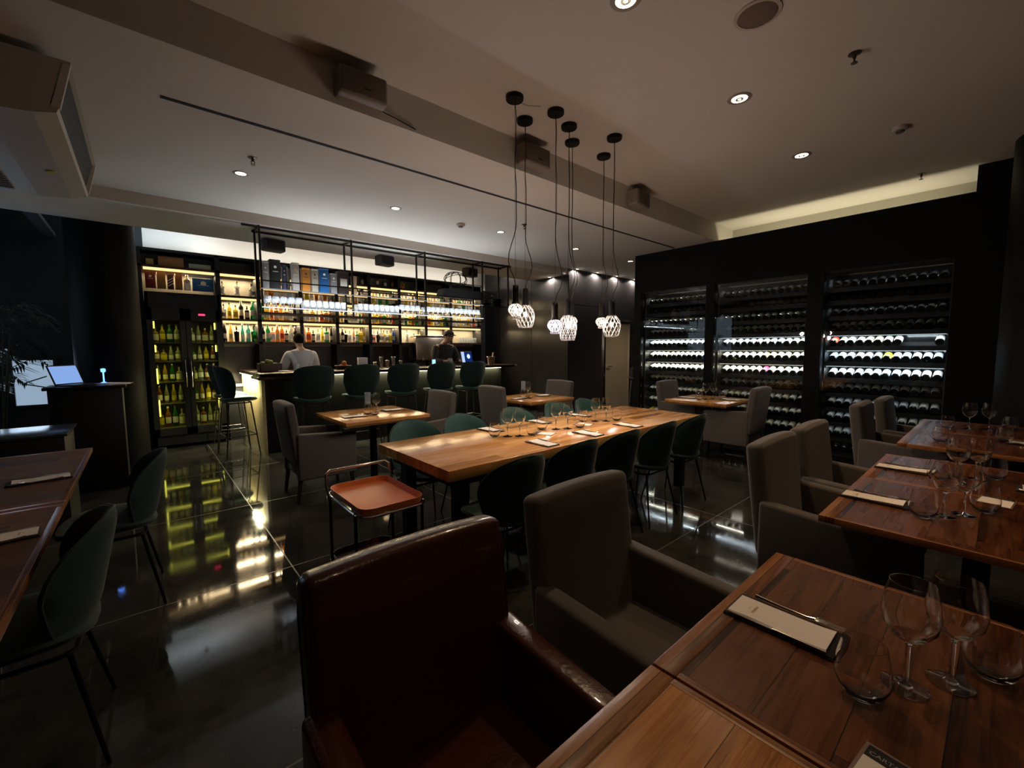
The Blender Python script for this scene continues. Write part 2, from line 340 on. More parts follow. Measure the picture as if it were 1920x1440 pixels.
LW = [(0.77, 'leftmost downlight of the low ceiling, beside a sprinkler'), (2.27, 'second downlight from the left in the low ceiling'), (3.81, 'low ceiling downlight just left of the pendant cables'), (5.37, 'small far downlight behind the hanging pendant cables'), (6.9, 'small farthest downlight beside the wine wall corner')]
for x, lb in LW:
    dL.put((x, 4.63, ZL), 0, lb, grpL)
    lamp('spot', 'SPOT', (x, 4.63, ZL - 0.03), 30, WARM2, 0.04, 70, 0.7)
for x, y, lb in ((1.95, 7.6, 'downlight over the working side of the bar, seen between the rack posts'), (5.0, 7.6, 'downlight over the bar beside the right black speaker')):
    dL.put((x, y, ZU), 0, lb, 'downlights behind the bar rack')
    lamp('spot', 'SPOT', (x, y, ZU - 0.03), 16, WARM2, 0.04, 80, 0.7)
# wall washers on the glossy block
for x, y in ((6.49, 6.3), (6.49, 7.5), (6.75, 5.77), (7.4, 5.77), (8.1, 5.77), (8.8, 5.77)):
    dL.put((x, y, ZL if y < 5.85 else ZU if y > 6.9 else ZS), 0, 'small ceiling light washing the glossy black panels', 'wall washers along the glossy black panels', 0.6)
    lamp('wash', 'SPOT', (x, y, (ZL if y < 5.85 else ZU if y > 6.9 else ZS) - 0.015), 40, (1, 0.88, 0.78), 0.015, 160, 0.4)
# ceiling speaker, sprinklers, detectors
t = thing('ceiling_speaker', 'large round flush speaker grille in the high ceiling', 'speaker', (2.704, 1.02, ZU))
G().lathe([(0.0, -0.006), (0.095, -0.006), (0.1, -0.004)], 40, cap=False).obj('grille', mat('speaker_grille', (0.16, 0.11, 0.09), 0.9, bump=0.5, bscale=400), t)
G().lathe([(0.1, -0.007), (0.118, -0.005), (0.12, 0)], 40, cap=False).obj('rim', mat('speaker_rim', (0.45, 0.38, 0.33), 0.6), t)
def make_sprink():
    t = thing('fire_sprinkler', 'x', 'sprinkler')
    G().lathe([(0.035, 0), (0.035, -0.004), (0.012, -0.008), (0.009, -0.03)], 20).obj('base', mat('sprinkler_brass', (0.1, 0.07, 0.04), 0.4, metal=0.8), t)
    g = G(); g.tube([(0.01, 0, -0.025), (0.014, 0, -0.04), (0.004, 0, -0.055)], 0.003, 6); g.tube([(-0.01, 0, -0.025), (-0.014, 0, -0.04), (-0.004, 0, -0.055)], 0.003, 6); g.lathe([(0.018, -0.056), (0.018, -0.059)], 14); g.obj('deflector', mat('sprinkler_brass'), t); return t
sp = Proto(make_sprink())
for x, y, z, lb in ((0.79, 4.20, ZL, 'fire sprinkler beside the leftmost low ceiling downlight'), (3.82, 4.16, ZL, 'fire sprinkler among the pendant cables'), (3.52, 0.74, ZU, 'fire sprinkler in the upper right of the high ceiling'), (6.45, 0.71, ZU, 'fire sprinkler close to the black wine wall'), (0.5, 8.0, ZU, 'fire sprinkler above the left end of the back bar'), (3.1, 7.9, ZU, 'fire sprinkler over the middle of the back bar')):
    sp.put((x, y, z), 0, lb)
sd = Proto(thing('smoke_detector', 'x', 'smoke detector'))
G().lathe([(0.055, 0), (0.055, -0.02), (0.045, -0.03)], 24).obj('base', mat('detector_plastic', (0.45, 0.4, 0.36), 0.5), sd.o); G().lathe([(0.03, -0.03), (0.028, -0.045), (0.0, -0.048)], 20).obj('sensor_cap', mat('detector_dark', (0.1, 0.08, 0.07), 0.5), sd.o)
sd.put((3.18, 4.67, ZL), 0, 'smoke detector in the low ceiling left of the pendants'); sd.put((4.96, 0.70, ZU), 0, 'smoke detector in the high ceiling at the far right')
# small wall speakers on the ceiling step
def make_spk():
    t = thing('wall_speaker', 'x', 'speaker')
    g = G(); g.prism([(-0.16, 0.085), (0.16, 0.085), (0.16, -0.085), (-0.16, -0.085)], 1, -0.12, -0.0); g = G(); g.box((0, -0.075, 0), (0.32, 0.13, 0.17), 0.02, seg=3); g.obj('cabinet', mat('speaker_plastic', (0.2, 0.16, 0.13), 0.6), t)
    g = G(); g.box((0, -0.143, 0.0), (0.28, 0.008, 0.145), 0.003); g.obj('front_grille', mat('speaker_cloth', (0.14, 0.11, 0.09), 0.8), t)
    g = G(); g.box((0.02, -0.149, -0.03), (0.045, 0.004, 0.007)); g.obj('badge', M_black, t)
    g = G(); g.box((0, -0.01, 0), (0.06, 0.03, 0.1), 0.004); g.obj('bracket', mat('speaker_plastic'), t); return t
wk = Proto(make_spk())
for x, y, rz, lb in ((1.19, 2.95, -0.05, 'grey speaker on the ceiling step farthest left'), (2.75, 2.95, 0.0, 'grey speaker on the ceiling step behind the pendant cables'), (4.42, 2.95, 0.12, 'grey speaker on the ceiling step nearest the wine wall')):
    wk.put((x, y, 3.15), rz, lb)
g = G(); g.tube([(1.35, 2.93, 3.09), (1.45, 2.94, 3.085), (1.62, 2.945, 3.06)], 0.004, 6); tag(g.obj('speaker_cable', M_black), 'thin dark cable hanging off the leftmost ceiling step speaker', 'cable')
bs = thing('bar_speaker', 'x', 'speaker')
g = G(); g.box((0, 0, -0.08), (0.26, 0.17, 0.15), 0.02, seg=3); g.obj('cabinet', mat('bar_speaker_black', (0.07, 0.065, 0.06), 0.6), bs); g = G(); g.box((0, -0.088, -0.08), (0.22, 0.006, 0.12), 0.002); g.obj('front_grille', M_black, bs); g = G(); g.cyl((0, 0, -0.01), (0, 0, 0.0), 0.03); g.obj('mount', M_black, bs)
bs = Proto(bs)
for x, lb in ((1.42, 'black speaker hung over the left end of the bar rack'), (3.0, 'black speaker hung over the middle of the bar rack'), (4.65, 'black speaker hung over the right end of the bar rack')): bs.put((x, 6.55, ZS), 0.15, lb)

# ---- pendants over the long table
CAN = [(2.187, 2.484), (2.458, 2.668), (2.558, 2.42), (2.801, 2.497), (3.031, 2.663), (3.247, 2.365), (3.473, 2.65)]
PEN = [(1.93, 0.055, 0.115, 'ball', 1), (1.95, 0.077, 0.185, 'tall', 1), (1.82, 0.062, 0.115, 'ball', 2), (1.87, 0.077, 0.215, 'tall', 1), (1.88, 0.058, 0.11, 'ball', 1), (1.88, 0.078, 0.19, 'tall', 1), (1.89, 0.058, 0.105, 'ball', 1)]
PL = ['lattice ball pendant hanging farthest left over the long table', 'tall lattice pendant partly behind the leftmost ball pendant', 'small violet-tinged ball pendant left of the lowest pendant', 'lowest and largest lattice pendant in the middle of the cluster', 'small ball pendant hidden behind the lowest pendant', 'tall lattice pendant farthest right of the cluster', 'small warm ball pendant just left of the rightmost pendant']
M_rib = mat('pendant_glass_rib', (0.9, 0.88, 0.84), 0.3, trans=0.55, rough=0.35) if False else None
def ribmat():
    m = bpy.data.materials.new('pendant_rib'); m.use_nodes = True; nt = m.node_tree; b = nt.nodes['Principled BSDF']
    tr = nt.nodes.new('ShaderNodeBsdfTranslucent'); tr.inputs[0].default_value = (0.28, 0.27, 0.26, 1); b.inputs['Base Color'].default_value = (0.2, 0.195, 0.19, 1); b.inputs['Roughness'].default_value = 0.2
    mx = nt.nodes.new('ShaderNodeMixShader'); mx.inputs[0].default_value = 0.35; nt.links.new(b.outputs[0], mx.inputs[1]); nt.links.new(tr.outputs[0], mx.inputs[2]); nt.links.new(mx.outputs[0], nt.nodes['Material Output'].inputs[0]); return m
M_rib = ribmat()
def make_pendant(i):
    x, y = CAN[i]; zt, rad, h, kind, c = PEN[i]; hh = 0.13
    t = thing('pendant_lamp', PL[i], 'pendant lamp', (x, y, ZU), 0, 'lattice glass pendants over the long table')
    G().lathe([(0.0, -0.028), (0.062, -0.028), (0.066, -0.022), (0.066, 0)], 36, cap=False).obj('canopy', M_metalblk, t)
    G().cyl((0, 0, zt - ZU), (0, 0, -0.02), 0.0012, 6).obj('suspension_wire', M_metalblk, t)
    rnd = random.Random(i); pts = []; n = 22; sx, sy = (-0.35 if i in (0,) else 0.3) * 0.12, 0.02
    for k in range(n + 1):
        q = k / n; z = -0.02 + (zt - ZU + 0.02) * q
        w = 0.012 * sin(q * 14 + i) + 0.006 * sin(q * 31 + 2 * i); sag = sx * math.exp(-((q - 0.86) / 0.1) ** 2)
        e = min(1, q * 12) * min(1, (1 - q) * 12); pts.append(((0.008 + w + sag) * e, (w * 0.6 - sag) * e, z))
    G().tube(pts, 0.0035, 6).obj('cable', mat('cable_brown_black', (0.02, 0.01, 0.007), 0.7), t)
    z0 = zt - ZU
    G().lathe([(0.0, z0), (0.018, z0), (0.024, z0 - 0.008), (0.026, z0 - 0.03), (0.026, z0 - hh + 0.01), (0.03, z0 - hh), (0.034, z0 - hh - 0.012), (0.0, z0 - hh - 0.012)], 28, cap=False).obj('holder', M_metalblk, t)
    zz = z0 - hh - 0.008
    def R(q):
        if kind == 'ball': return rad * (0.45 + 0.55 * sin(pi * min(1, q * 1.15) ** 0.85)) if q < 0.87 else rad * (0.52 + (1 - q) * 1.1)
        return rad * (0.48 + 0.52 * sin(pi / 2 * min(1, q / 0.42))) * (1 - 0.28 * max(0, (q - 0.55) / 0.45) ** 2)
    g = G(); nr = 13
    for dr in (1, -1):
        for k in range(nr):
            a0 = 2 * pi * k / nr; P = []
            for s_ in range(13):
                q = s_ / 12; a = a0 + dr * q * 1.15 * (1 if kind == 'tall' else 0.9); P.append((R(q) * cos(a), R(q) * sin(a), zz - h * q))
            g.tube(P, 0.0026, 5)
    sh = g.obj('lattice_shade', M_rib, t)
    G().tube([(R(1) * cos(a), R(1) * sin(a), zz - h) for a in [2 * pi * k / 32 for k in range(32)]], 0.0035, 6, closed=True).obj('bottom_ring', M_rib, sh)
    G().ball((0, 0, zz - h * 0.42), 0.017, sc=(1, 1, 1.3)).obj('bulb', M_bulbc if c == 2 else M_bulb, t)
    lamp('pendant_light', 'POINT', (x, y, ZU + zz - h * 0.42), 14.0, (1, 0.8, 0.64) if c == 1 else (0.95, 0.88, 1.0), 0.036)
for i in range(7): make_pendant(i)
g = G(); g.tube([(2.2, 2.5, 3.28), (2.32, 2.47, 3.275), (2.42, 2.45, 3.298)], 0.002, 5); tag(g.obj('loose_wire', M_metalblk), 'thin loose wire looping between two pendant canopies', 'wire')

# ---- split air conditioner, upper left
t = thing('air_conditioner', 'large pale air conditioner under the ceiling at the upper left', 'air conditioner', (-0.2, 3.38, ZL - 0.05))
cs = mat('ac_plastic', (0.4, 0.36, 0.3), 0.42); LY = 1.68
prof = [(0.0, 0.0), (0.0, -0.015), (-0.03, -0.02), (-0.09, -0.235), (-0.06, -0.255), (-0.07, -0.28), (-0.16, -0.305), (-0.34, -0.325), (-0.9, -0.33), (-0.9, 0.0)]
g = G(); g.prism(prof, 1, 0.0, LY); g.obj('housing', cs, t)
g = G(); g.prism([(-0.028, -0.02), (-0.087, -0.235), (-0.08, -0.235), (-0.022, -0.02)], 1, 0.03, LY - 0.03); g.obj('air_outlet', M_black, t)
g = G(); g.prism([(-0.03, -0.015), (0.0, -0.012), (-0.055, -0.255), (-0.09, -0.255)], 1, -0.002, 0.028); g.obj('end_trim', mat('ac_plastic_light', (0.5, 0.46, 0.4), 0.3), t)
g = G(); g.prism([(-0.03, -0.015), (0.0, -0.012), (-0.055, -0.255), (-0.09, -0.255)], 1, LY - 0.028, LY + 0.002); g.obj('end_trim', mat('ac_plastic_light'), t)
g = G(); g.bb(-0.86, -0.45, 0.15, LY - 0.12, -0.336, -0.329)
for k in range(26): g.box((-0.65, 0.2 + k * 0.052, -0.339), (0.4, 0.012, 0.008))
g.obj('intake_grille', mat('ac_grille', (0.14, 0.12, 0.1), 0.5), t)
g = G(); g.lathe([(0.0, 0.004), (0.024, 0.004), (0.026, 0.0)], 20, cap=False, M=Matrix.Translation((-0.2, 1.0, -0.313)) @ Euler((pi, -0.15, 0)).to_matrix().to_4x4()); g.obj('badge', mat('ac_badge', (0.5, 0.5, 0.1), 0.3), t)

# ================================================================ wine wall
RAILS = [0.09, 0.28, 0.48, 0.67, 0.86, 1.05, 1.26, 1.46, 1.65, 1.84, 2.04, 2.20]
WN = ['left-hand', 'middle', 'right-hand']
for bi, (y0, y1) in enumerate(BAYS):
    t = thing('wine_cabinet', '%s glazed bay of the wine wall with racks of lying bottles' % WN[bi], 'wine cabinet', (6.72, y0, 0)); w = y1 - y0
    G().bb(-0.07, -0.064, 0.004, w - 0.004, 0.075, 2.395).obj('glass_door', pane('cabinet_glass', (0.95, 0.97, 0.96)), t)
    G().bb(0.45, 0.47, 0, w, 0.07, 2.4).obj('back_panel', mat('wine_back', (0.02, 0.022, 0.025), 0.12, spec=0.8), t)
    for s in (0, 1): G().bb(0.02, 0.45, s * (w - 0.02), s * (w - 0.02) + 0.02, 0.07, 2.4).obj('side_panel', mat('wine_side', (0.12, 0.12, 0.12), 0.2, metal=0.5), t)
    for z in RAILS:
        g = G(); g.bb(0.04, 0.06, 0.02, w - 0.02, z - 0.055, z - 0.002); g.bb(0.06, 0.44, 0.02, w - 0.02, z - 0.056, z - 0.046); g.bb(0.3, 0.32, 0.02, w - 0.02, z - 0.046, z + 0.045)  # full-depth plate added to stop light spilling into the row below
        for yy in (0.02, w / 2 - 0.005, w - 0.035): g.bb(0.06, 0.31, yy, yy + 0.015, z - 0.03, z - 0.018)
        g.obj('rack_shelf', M_black, t)
    if True:
        for z, pw_ in ((1.62, 1.0), (1.43, 1.0), (1.23, 1.0), (0.83, 0.015), (0.64, 0.015), (0.45, 0.015), (0.25, 0.02), (2.36, 0.4), (1.99, 0.3)):  # faint and upper entries are added fill lamps without a strip
            col = COOL if (bi == 2 or z in (1.62,)) else (1.0, 0.95, 0.8)
            if pw_ > 0.5: G().bb(0.062, 0.075, 0.03, w - 0.03, z - 0.034, z - 0.028, 0).obj('led_strip', emis('led_wine_%s%d' % ('c' if col == COOL else 'w', int(pw_ * 100)), col, 0.8 * pw_), t)
            lamp('wine_led_or_fill', 'AREA', (6.72 + 0.12, (y0 + y1) / 2, z - 0.035), 5.0 * pw_, col, 0.03, rot=(0, radians(-12), 0), sy=w - 0.1)
bottle_glass = mat('dark_bottle_glass', (0.012, 0.012, 0.01), 0.08, spec=0.6)
LBL = [('cream', (0.8, 0.76, 0.66)), ('white', (0.85, 0.86, 0.86)), ('ivory', (0.78, 0.74, 0.55)), ('pale blue', (0.5, 0.65, 0.8)), ('yellow', (0.8, 0.65, 0.03)), ('pink', (0.8, 0.1, 0.35)), ('red', (0.7, 0.09, 0.05))]
def wine_bottle(lab, caps):
    R_ = 0.0385; g = G()
    g.lathe([(0, 0.006), (R_ - 0.006, 0.0), (R_, 0.006), (R_, 0.05)], 16, cap=False, m=0)
    g.lathe([(R_ + 0.0006, 0.03), (R_ + 0.0006, 0.165)], 16, cap=False, m=1)
    g.lathe([(R_, 0.15), (R_, 0.185), (0.03, 0.212), (0.016, 0.232), (0.0145, 0.25)], 16, cap=False, m=0)
    g.lathe([(0.0155, 0.25), (0.0155, 0.297), (0.0, 0.298)], 12, cap=False, m=2)
    return g.mesh('wine_bottle', [bottle_glass, mat('label_' + lab, dict(LBL)[lab], 0.6), mat('capsule_' + caps, {'dark': (0.03, 0.01, 0.015), 'gold': (0.5, 0.35, 0.1), 'silver': (0.5, 0.5, 0.52)}[caps], 0.35, metal=0.4)])
WB = {}
for lab, _ in LBL:
    for cp in ('dark', 'gold', 'silver'): WB[(lab, cp)] = wine_bottle(lab, cp)
RN = {0: 'bottom row', 1: 'second row up', 2: 'third row up', 3: 'fourth row up', 4: 'dim row below the bright rows', 5: 'lowest bright row', 6: 'middle bright row', 7: 'highest bright row', 8: 'dark row above the bright rows'}
rnd = random.Random(3); rest = G(); LOWMESH = None
special = {(2, 7, 11): 'red', (2, 6, 5): 'yellow', (1, 5, 5): 'pink', (1, 5, 1): 'pale blue', (0, 1, 11): 'yellow', (2, 5, 4): 'pale blue', (2, 6, 0): 'pale blue'}
TILT = Euler((0, radians(90 - 17), 0))
for bi, (y0, y1) in enumerate(BAYS):
    n = 12; w = y1 - y0 - 0.08; stp = w / n
    for ri, z in enumerate(RAILS):
        for k in range(n):
            y = y0 + 0.04 + stp * (k + 0.5) + rnd.uniform(-0.004, 0.004)
            if bi == 2 and ri == 7 and k in (1, 2, 3): continue          # the gap in the top bright row
            lab = special.get((bi, ri, k)) or (rnd.choice(['white', 'white', 'white', 'pale blue'] if bi == 2 and ri in (5, 6) else ['cream', 'white', 'ivory', 'white'])); cp = rnd.choice(['dark', 'gold', 'silver'])
            loc = (6.80 + rnd.uniform(-0.01, 0.01), y, z + 0.035); rot = Euler((0, radians(90 - 19), 0))
            sp_ = rnd.uniform(0, 6.28)
            mw = Matrix.Translation(loc) @ rot.to_matrix().to_4x4()
            if 1 <= ri <= 8:
                o = bpy.data.objects.new('wine_bottle', WB[(lab, cp)]); C.objects.link(o); o.location = loc; o.rotation_euler = rot
                sl = special.get((bi, ri, k))
                if sl: tag(o, 'wine bottle with the only %s label, %s, %s wine bay' % (sl, RN[ri], WN[bi]), 'wine bottle', 'wine bottles of the wine wall')
                else: tag(o, 'wine bottle with %s label, %s, %s wine bay' % (lab, RN[ri], WN[bi]), 'wine bottle', 'wine bottles with %s labels, %s, %s bay' % (lab, RN[ri], WN[bi]))
            else:
                rest.lathe([(0, 0.006), (0.0385, 0.004), (0.0385, 0.185), (0.016, 0.232), (0.0145, 0.298), (0, 0.298)], 10, cap=False, M=mw)
tag(rest.obj('wine_bottles', bottle_glass), 'dark unlit wine bottles on the upper racks and the floor rack of the wine wall', 'wine bottles', kind='stuff')
# cove light above the wine wall
g = G(); g.bb(7.08, 7.12, 0.35, 2.9, 2.5, 2.53); tag(g.obj('cove_light_strip', emis('cove_led', (1, 0.9, 0.55), 4)), 'hidden strip light glowing above the black wine wall', 'strip light')
lamp('cove', 'AREA', (6.95, 1.62, 2.62), 11, (1, 0.9, 0.62), 0.2, rot=(pi, 0, 0), sy=2.4)

# ================================================================ bar counter
t = thing('bar_counter', 'long dark bar counter with a light strip under its top', 'bar counter', (1.15, 6.4, 0))
M_top = wood('bar_top_wood', (0.03, 0.014, 0.008), (0.08, 0.04, 0.022), (0.13, 0.07, 0.04), pw=0.3, rough=0.25, plen=3)
g = G(); g.bb(0, 4.45, 0, 0.66, 1.085, 1.13, 0.004); g.bb(0, 0.62, 0.66, 1.75, 1.085, 1.13, 0.004); g.obj('countertop', M_top, t)
g = G(); g.bb(-0.02, 0.6, -0.01, 0.5, 1.045, 1.084, 0.006); g.obj('corner_block', M_top, t)
g = G(); g.bb(0.10, 4.30, 0.24, 0.62, 0, 1.085); g.obj('front_panel', mat('bar_front_metal', (0.03, 0.03, 0.025), 0.28, metal=0.7, var=0.2, vscale=3), t)
g = G(); g.bb(0.06, 0.10, 0.24, 1.75, 0, 1.085); g.obj('side_panel', mat('pale_side_laminate', (0.6, 0.48, 0.24), 0.5, var=0.3, vscale=14), t)
g = G(); g.bb(0.03, 4.3, 0.16, 0.6, 0.55, 0.56); 
g = G(); g.bb(0.62, 4.28, 0.215, 0.235, 1.068, 1.083); g.bb(0.03, 0.05, 0.5, 1.72, 1.068, 1.083); g.obj('led_strip', M_ledbar, t)
g = G(); g.bb(0.66, 4.4, 0.62, 0.9, 0.86, 0.9, 0.003); g.bb(0.66, 4.4, 0.64, 0.88, 0, 0.86); g.obj('inner_worktop', M_steel, t)
g = G(); g.bb(4.45, 4.62, 0.02, 0.66, 1.1, 1.125, 0.003); g.obj('end_ledge', M_chrome, t)
lamp('bar_led', 'AREA', (1.15 + 2.45, 6.4 + 0.19, 1.065), 36, (1, 0.93, 0.6), 3.6, rot=(radians(10), 0, 0), sy=0.03)
lamp('bar_led', 'AREA', (1.15 + 0.02, 6.4 + 1.05, 1.065), 60, (1, 0.9, 0.55), 0.03, rot=(0, radians(12), 0), sy=1.25)

# ---- back bar shelving
DV = [0.97, 1.52, 2.17, 2.79, 3.42, 4.05, 4.66, 5.29, 6.15]; SH = [1.58, 1.95, 2.32, 2.69]
t = thing('back_bar_shelving', 'tall black back bar shelving with lit shelves of bottles', 'shelving', (0, 8.2, 0))
M_shelf = mat('shelf_dark_wood', (0.05, 0.02, 0.01), 0.45)
for x in DV: G().bb(x - 0.03, x + 0.03, 0, 0.33, 0.9 if x > 1 else 0, 2.93).obj('divider', M_black, t)
G().bb(0.0, 6.2, -0.0, 0.33, 2.89, 2.93).obj('top_board', M_black, t)
G().bb(0.0, 0.06, 0, 0.33, 0, 2.89).obj('divider', M_black, t)
for z in SH:
    g = G()
    x0 = 0.0 if z > 2.5 else 1.0
    if z < 1.6: g.bb(1.0, 4.63, 0, 0.33, z - 0.035, z); g.bb(5.32, 6.12, 0, 0.33, z - 0.035, z)
    else: g.bb(x0, 6.12, 0, 0.33, z - 0.035, z)
    g.obj('shelf', M_shelf, t)
G().bb(0.06, 6.15, 0.34, 0.36, 1.5, 2.93).obj('back_panel', mat('back_panel_stone', (0.2, 0.185, 0.16), 0.5, var=0.25, vscale=5), t)
G().bb(0.97, 6.15, 0.34, 0.36, 0.0, 1.5).obj('lower_back_panel', mat('lower_back_dark', (0.03, 0.02, 0.017), 0.4), t)
G().bb(0.97, 6.15, -0.15, 0.33, 0.86, 0.9).obj('worktop', M_steel, t)
G().bb(1.0, 6.12, -0.12, 0.33, 0, 0.86).obj('base_cabinet', M_black, t)
for z in (1.95, 2.32, 2.69, 2.89):
    for i in range(len(DV) - 1):
        if z > 2.5 and z < 2.8 and i > 8: continue
        a, b = DV[i] + 0.03, DV[i + 1] - 0.03
        if z == 2.89: continue
        G().bb(a, b, 0.02, 0.045, z - 0.072, z - 0.036).obj('led_diffuser', emis('led_shelf', (1.0, 0.66, 0.27), 1.5), t)
        lamp('shelf_led', 'AREA', ((a + b) / 2, 8.2 + 0.2, z - 0.075), 10 if z < 2.4 else 7, (1, 0.76, 0.44), b - a - 0.03, sy=0.08)
G().bb(0.08, 0.93, 0.02, 0.045, 2.69 - 0.072, 2.69 - 0.036).obj('led_diffuser', emis('led_shelf', (1, .68, .28), 1.6), t)
lamp('shelf_led', 'AREA', (0.5, 8.4, 2.61), 7, (1, 0.74, 0.4), 0.8, sy=0.08)
# light bouncing from above the shelving onto the raised ceiling
lamp('top_led', 'AREA', (3.4, 8.42, 2.95), 17, (1, 0.95, 0.86), 5.4, rot=(pi, 0, 0), sy=0.1)
lamp('top_led', 'AREA', (0.4, 8.2, 2.95), 9, (0.7, 0.85, 1.0), 1.1, rot=(pi, 0, 0), sy=0.3)
g = G(); g.bb(0.1, 6.1, 0.2, 0.23, 2.93, 2.94); g.obj('top_led_strip', emis('led_top', (1, 0.93, 0.78), 5), t)

# ---- bottles on the back bar: six shapes, many colours
def bottle(prof, gl, lb, cap, lz, name='liquor_bottle', liq=None):
    g = G(); R_ = prof[0][0]; top = prof[-1]
    g.lathe([(0, 0.0)] + prof, 16, cap=False, m=0)
    k = [p for p in prof if p[1] < lz[1] + 0.02][-1]
    g.lathe([(R_ + 0.0008, lz[0]), (R_ + 0.0008, lz[1])], 16, cap=False, m=1)
    g.lathe([(top[0] + 0.002, top[1] - 0.005), (top[0] + 0.002, top[1] + 0.025), (0, top[1] + 0.026)], 12, cap=False, m=2)
    return g.mesh(name, [gl, lb, cap])
SHP = {'tall round': ([(0.036, 0.004), (0.036, 0.19), (0.03, 0.21), (0.014, 0.235), (0.013, 0.285)], (0.06, 0.15)),
       'squat': ([(0.05, 0.004), (0.053, 0.1), (0.045, 0.14), (0.016, 0.165), (0.014, 0.2)], (0.04, 0.1)),
       'square shouldered': ([(0.042, 0.004), (0.042, 0.165), (0.036, 0.178), (0.014, 0.19), (0.013, 0.235)], (0.04, 0.14)),
       'slim': ([(0.03, 0.004), (0.03, 0.17), (0.02, 0.22), (0.012, 0.26), (0.011, 0.3)], (0.05, 0.13)),
       'flared': ([(0.034, 0.004), (0.045, 0.15), (0.042, 0.175), (0.015, 0.2), (0.013, 0.25)], (0.05, 0.12))}
COLS = {'clear': ((0.6, 0.62, 0.6), 'white'), 'amber': ((0.5, 0.17, 0.02), 'cream'), 'golden': ((0.7, 0.45, 0.06), 'cream'), 'green': ((0.02, 0.28, 0.08), 'white'), 'teal': ((0.05, 0.35, 0.33), 'white'), 'dark': ((0.02, 0.015, 0.012), 'cream'), 'pink': ((0.75, 0.35, 0.25), 'white'), 'blue': ((0.02, 0.12, 0.6), 'pale blue'), 'yellow': ((0.75, 0.6, 0.08), 'yellow'), 'orange': ((0.7, 0.22, 0.03), 'red')}
capd = mat('cap_dark', (0.03, 0.03, 0.03), 0.4); capg = mat('cap_gold', (0.5, 0.35, 0.1), 0.3, metal=0.8); caps_ = mat('cap_silver', (0.6, 0.6, 0.6), 0.3, metal=0.8)
BM = {}
def bmesh_for(sh, co):
    if (sh, co) not in BM:
        c, lb = COLS[co]; gl = mat('bottle_' + co, c, 0.1, trans=0.75 if co != 'dark' else 0.0, ior=1.33)
        BM[(sh, co)] = bottle(SHP[sh][0], gl, mat('label_' + lb), random.choice([capd, capg, caps_]), SHP[sh][1])
    return BM[(sh, co)]
BN = ['leftmost', 'second', 'third', 'fourth', 'fifth', 'sixth', 'seventh', 'rightmost']
rnd = random.Random(11)
def fill(bay, z, cols, yoff=0.16, n=None, level='bottom lit shelf', sc=(0.85, 1.08), shapes=None):
    a, b = DV[bay] + 0.07, DV[bay + 1] - 0.07; n = n or int((b - a) / 0.07) + 1
    for k in range(n):
        x = a + (b - a) * k / max(1, n - 1); co = cols[k % len(cols)] if isinstance(cols, list) else rnd.choice(cols.split()); sh = rnd.choice(shapes or list(SHP))
        if sh == 'squat' and (b - a) / max(1, n - 1) < 0.1: sh = 'square shouldered'
        o = bpy.data.objects.new('liquor_bottle', bmesh_for(sh, co)); C.objects.link(o); s_ = rnd.uniform(*sc); o.scale = (0.92 * s_, 0.92 * s_, s_)
        o.location = (x, 8.2 + yoff + rnd.uniform(-0.02, 0.02), z); o.rotation_euler = (0, 0, rnd.uniform(0, 6))
        tag(o, '%s %s bottle on the %s, %s bay of the back bar' % (sh, co, level, BN[bay]), 'bottle', 'bottles on the %s, %s bay' % (level, BN[bay]))
fill(0, 1.58, ['dark', 'golden', 'dark', 'teal', 'teal', 'green'])
fill(1, 1.58, ['dark', 'green', 'pink', 'amber', 'orange', 'dark', 'clear'])
fill(2, 1.58, ['pink', 'orange', 'dark', 'clear', 'yellow', 'green', 'dark'])
fill(3, 1.58, ['golden', 'dark', 'dark', 'clear', 'pink', 'green', 'yellow'])
fill(4, 1.58, ['blue', 'pink', 'dark', 'clear', 'golden', 'clear', 'yellow'])
fill(5, 1.58, ['clear', 'clear', 'golden', 'yellow'], n=4)
for bay in range(8): fill(bay, 1.95, 'amber golden clear clear yellow dark green orange', level='second lit shelf')
fill(0, 2.32, ['clear', 'clear', 'clear'], n=3, level='third lit shelf', shapes=['squat', 'square shouldered'])
for bay in range(1, 8): fill(bay, 2.32, 'clear clear golden dark green blue amber yellow', level='third lit shelf')
for bay in (3, 4): fill(bay, 2.69, 'clear golden clear dark', level='top shelf', n=4, sc=(0.7, 0.8))

# ---- boxes
M_print = {'gold': mat('print_gold', (0.6, 0.4, 0.1), 0.4), 'white': mat('print_white', (0.75, 0.75, 0.72), 0.6), 'dark': mat('print_dark', (0.03, 0.03, 0.03), 0.6)}
def giftbox(x0, x1, y, z, h, col, lb, dep=0.1, mark='gold', rz=0, cat='gift box', grp='boxes and bottles on the hanging rack', mz=0.75, rough=0.5):
    w = x1 - x0; t = thing('gift_box', lb, cat, ((x0 + x1) / 2, y, z), rz, grp)
    G().box((0, 0, h * 0.47), (w - 0.012, dep, h * 0.94), 0.003).obj('box_body', mat('box_%s' % '_'.join(str(int(c * 100)) for c in col), col, rough), t)
    G().box((0, 0, h * 0.97), (w - 0.006, dep + 0.006, h * 0.06), 0.003).obj('lid', mat('box_%s' % '_'.join(str(int(c * 100)) for c in col), col, rough), t)
    if mark: g = G(); g.lathe([(0, 0), (w * 0.13, 0)], 14, cap=False, M=Matrix.Translation((0, -dep / 2 - 0.002, h * mz)) @ Euler((pi / 2, 0, 0)).to_matrix().to_4x4()); g.box((0, -dep / 2 - 0.0015, h * (mz - 0.15)), (w * 0.5, 0.001, 0.006)); g.obj('printed_mark', M_print[mark], t)
    return t
RY = 5.99
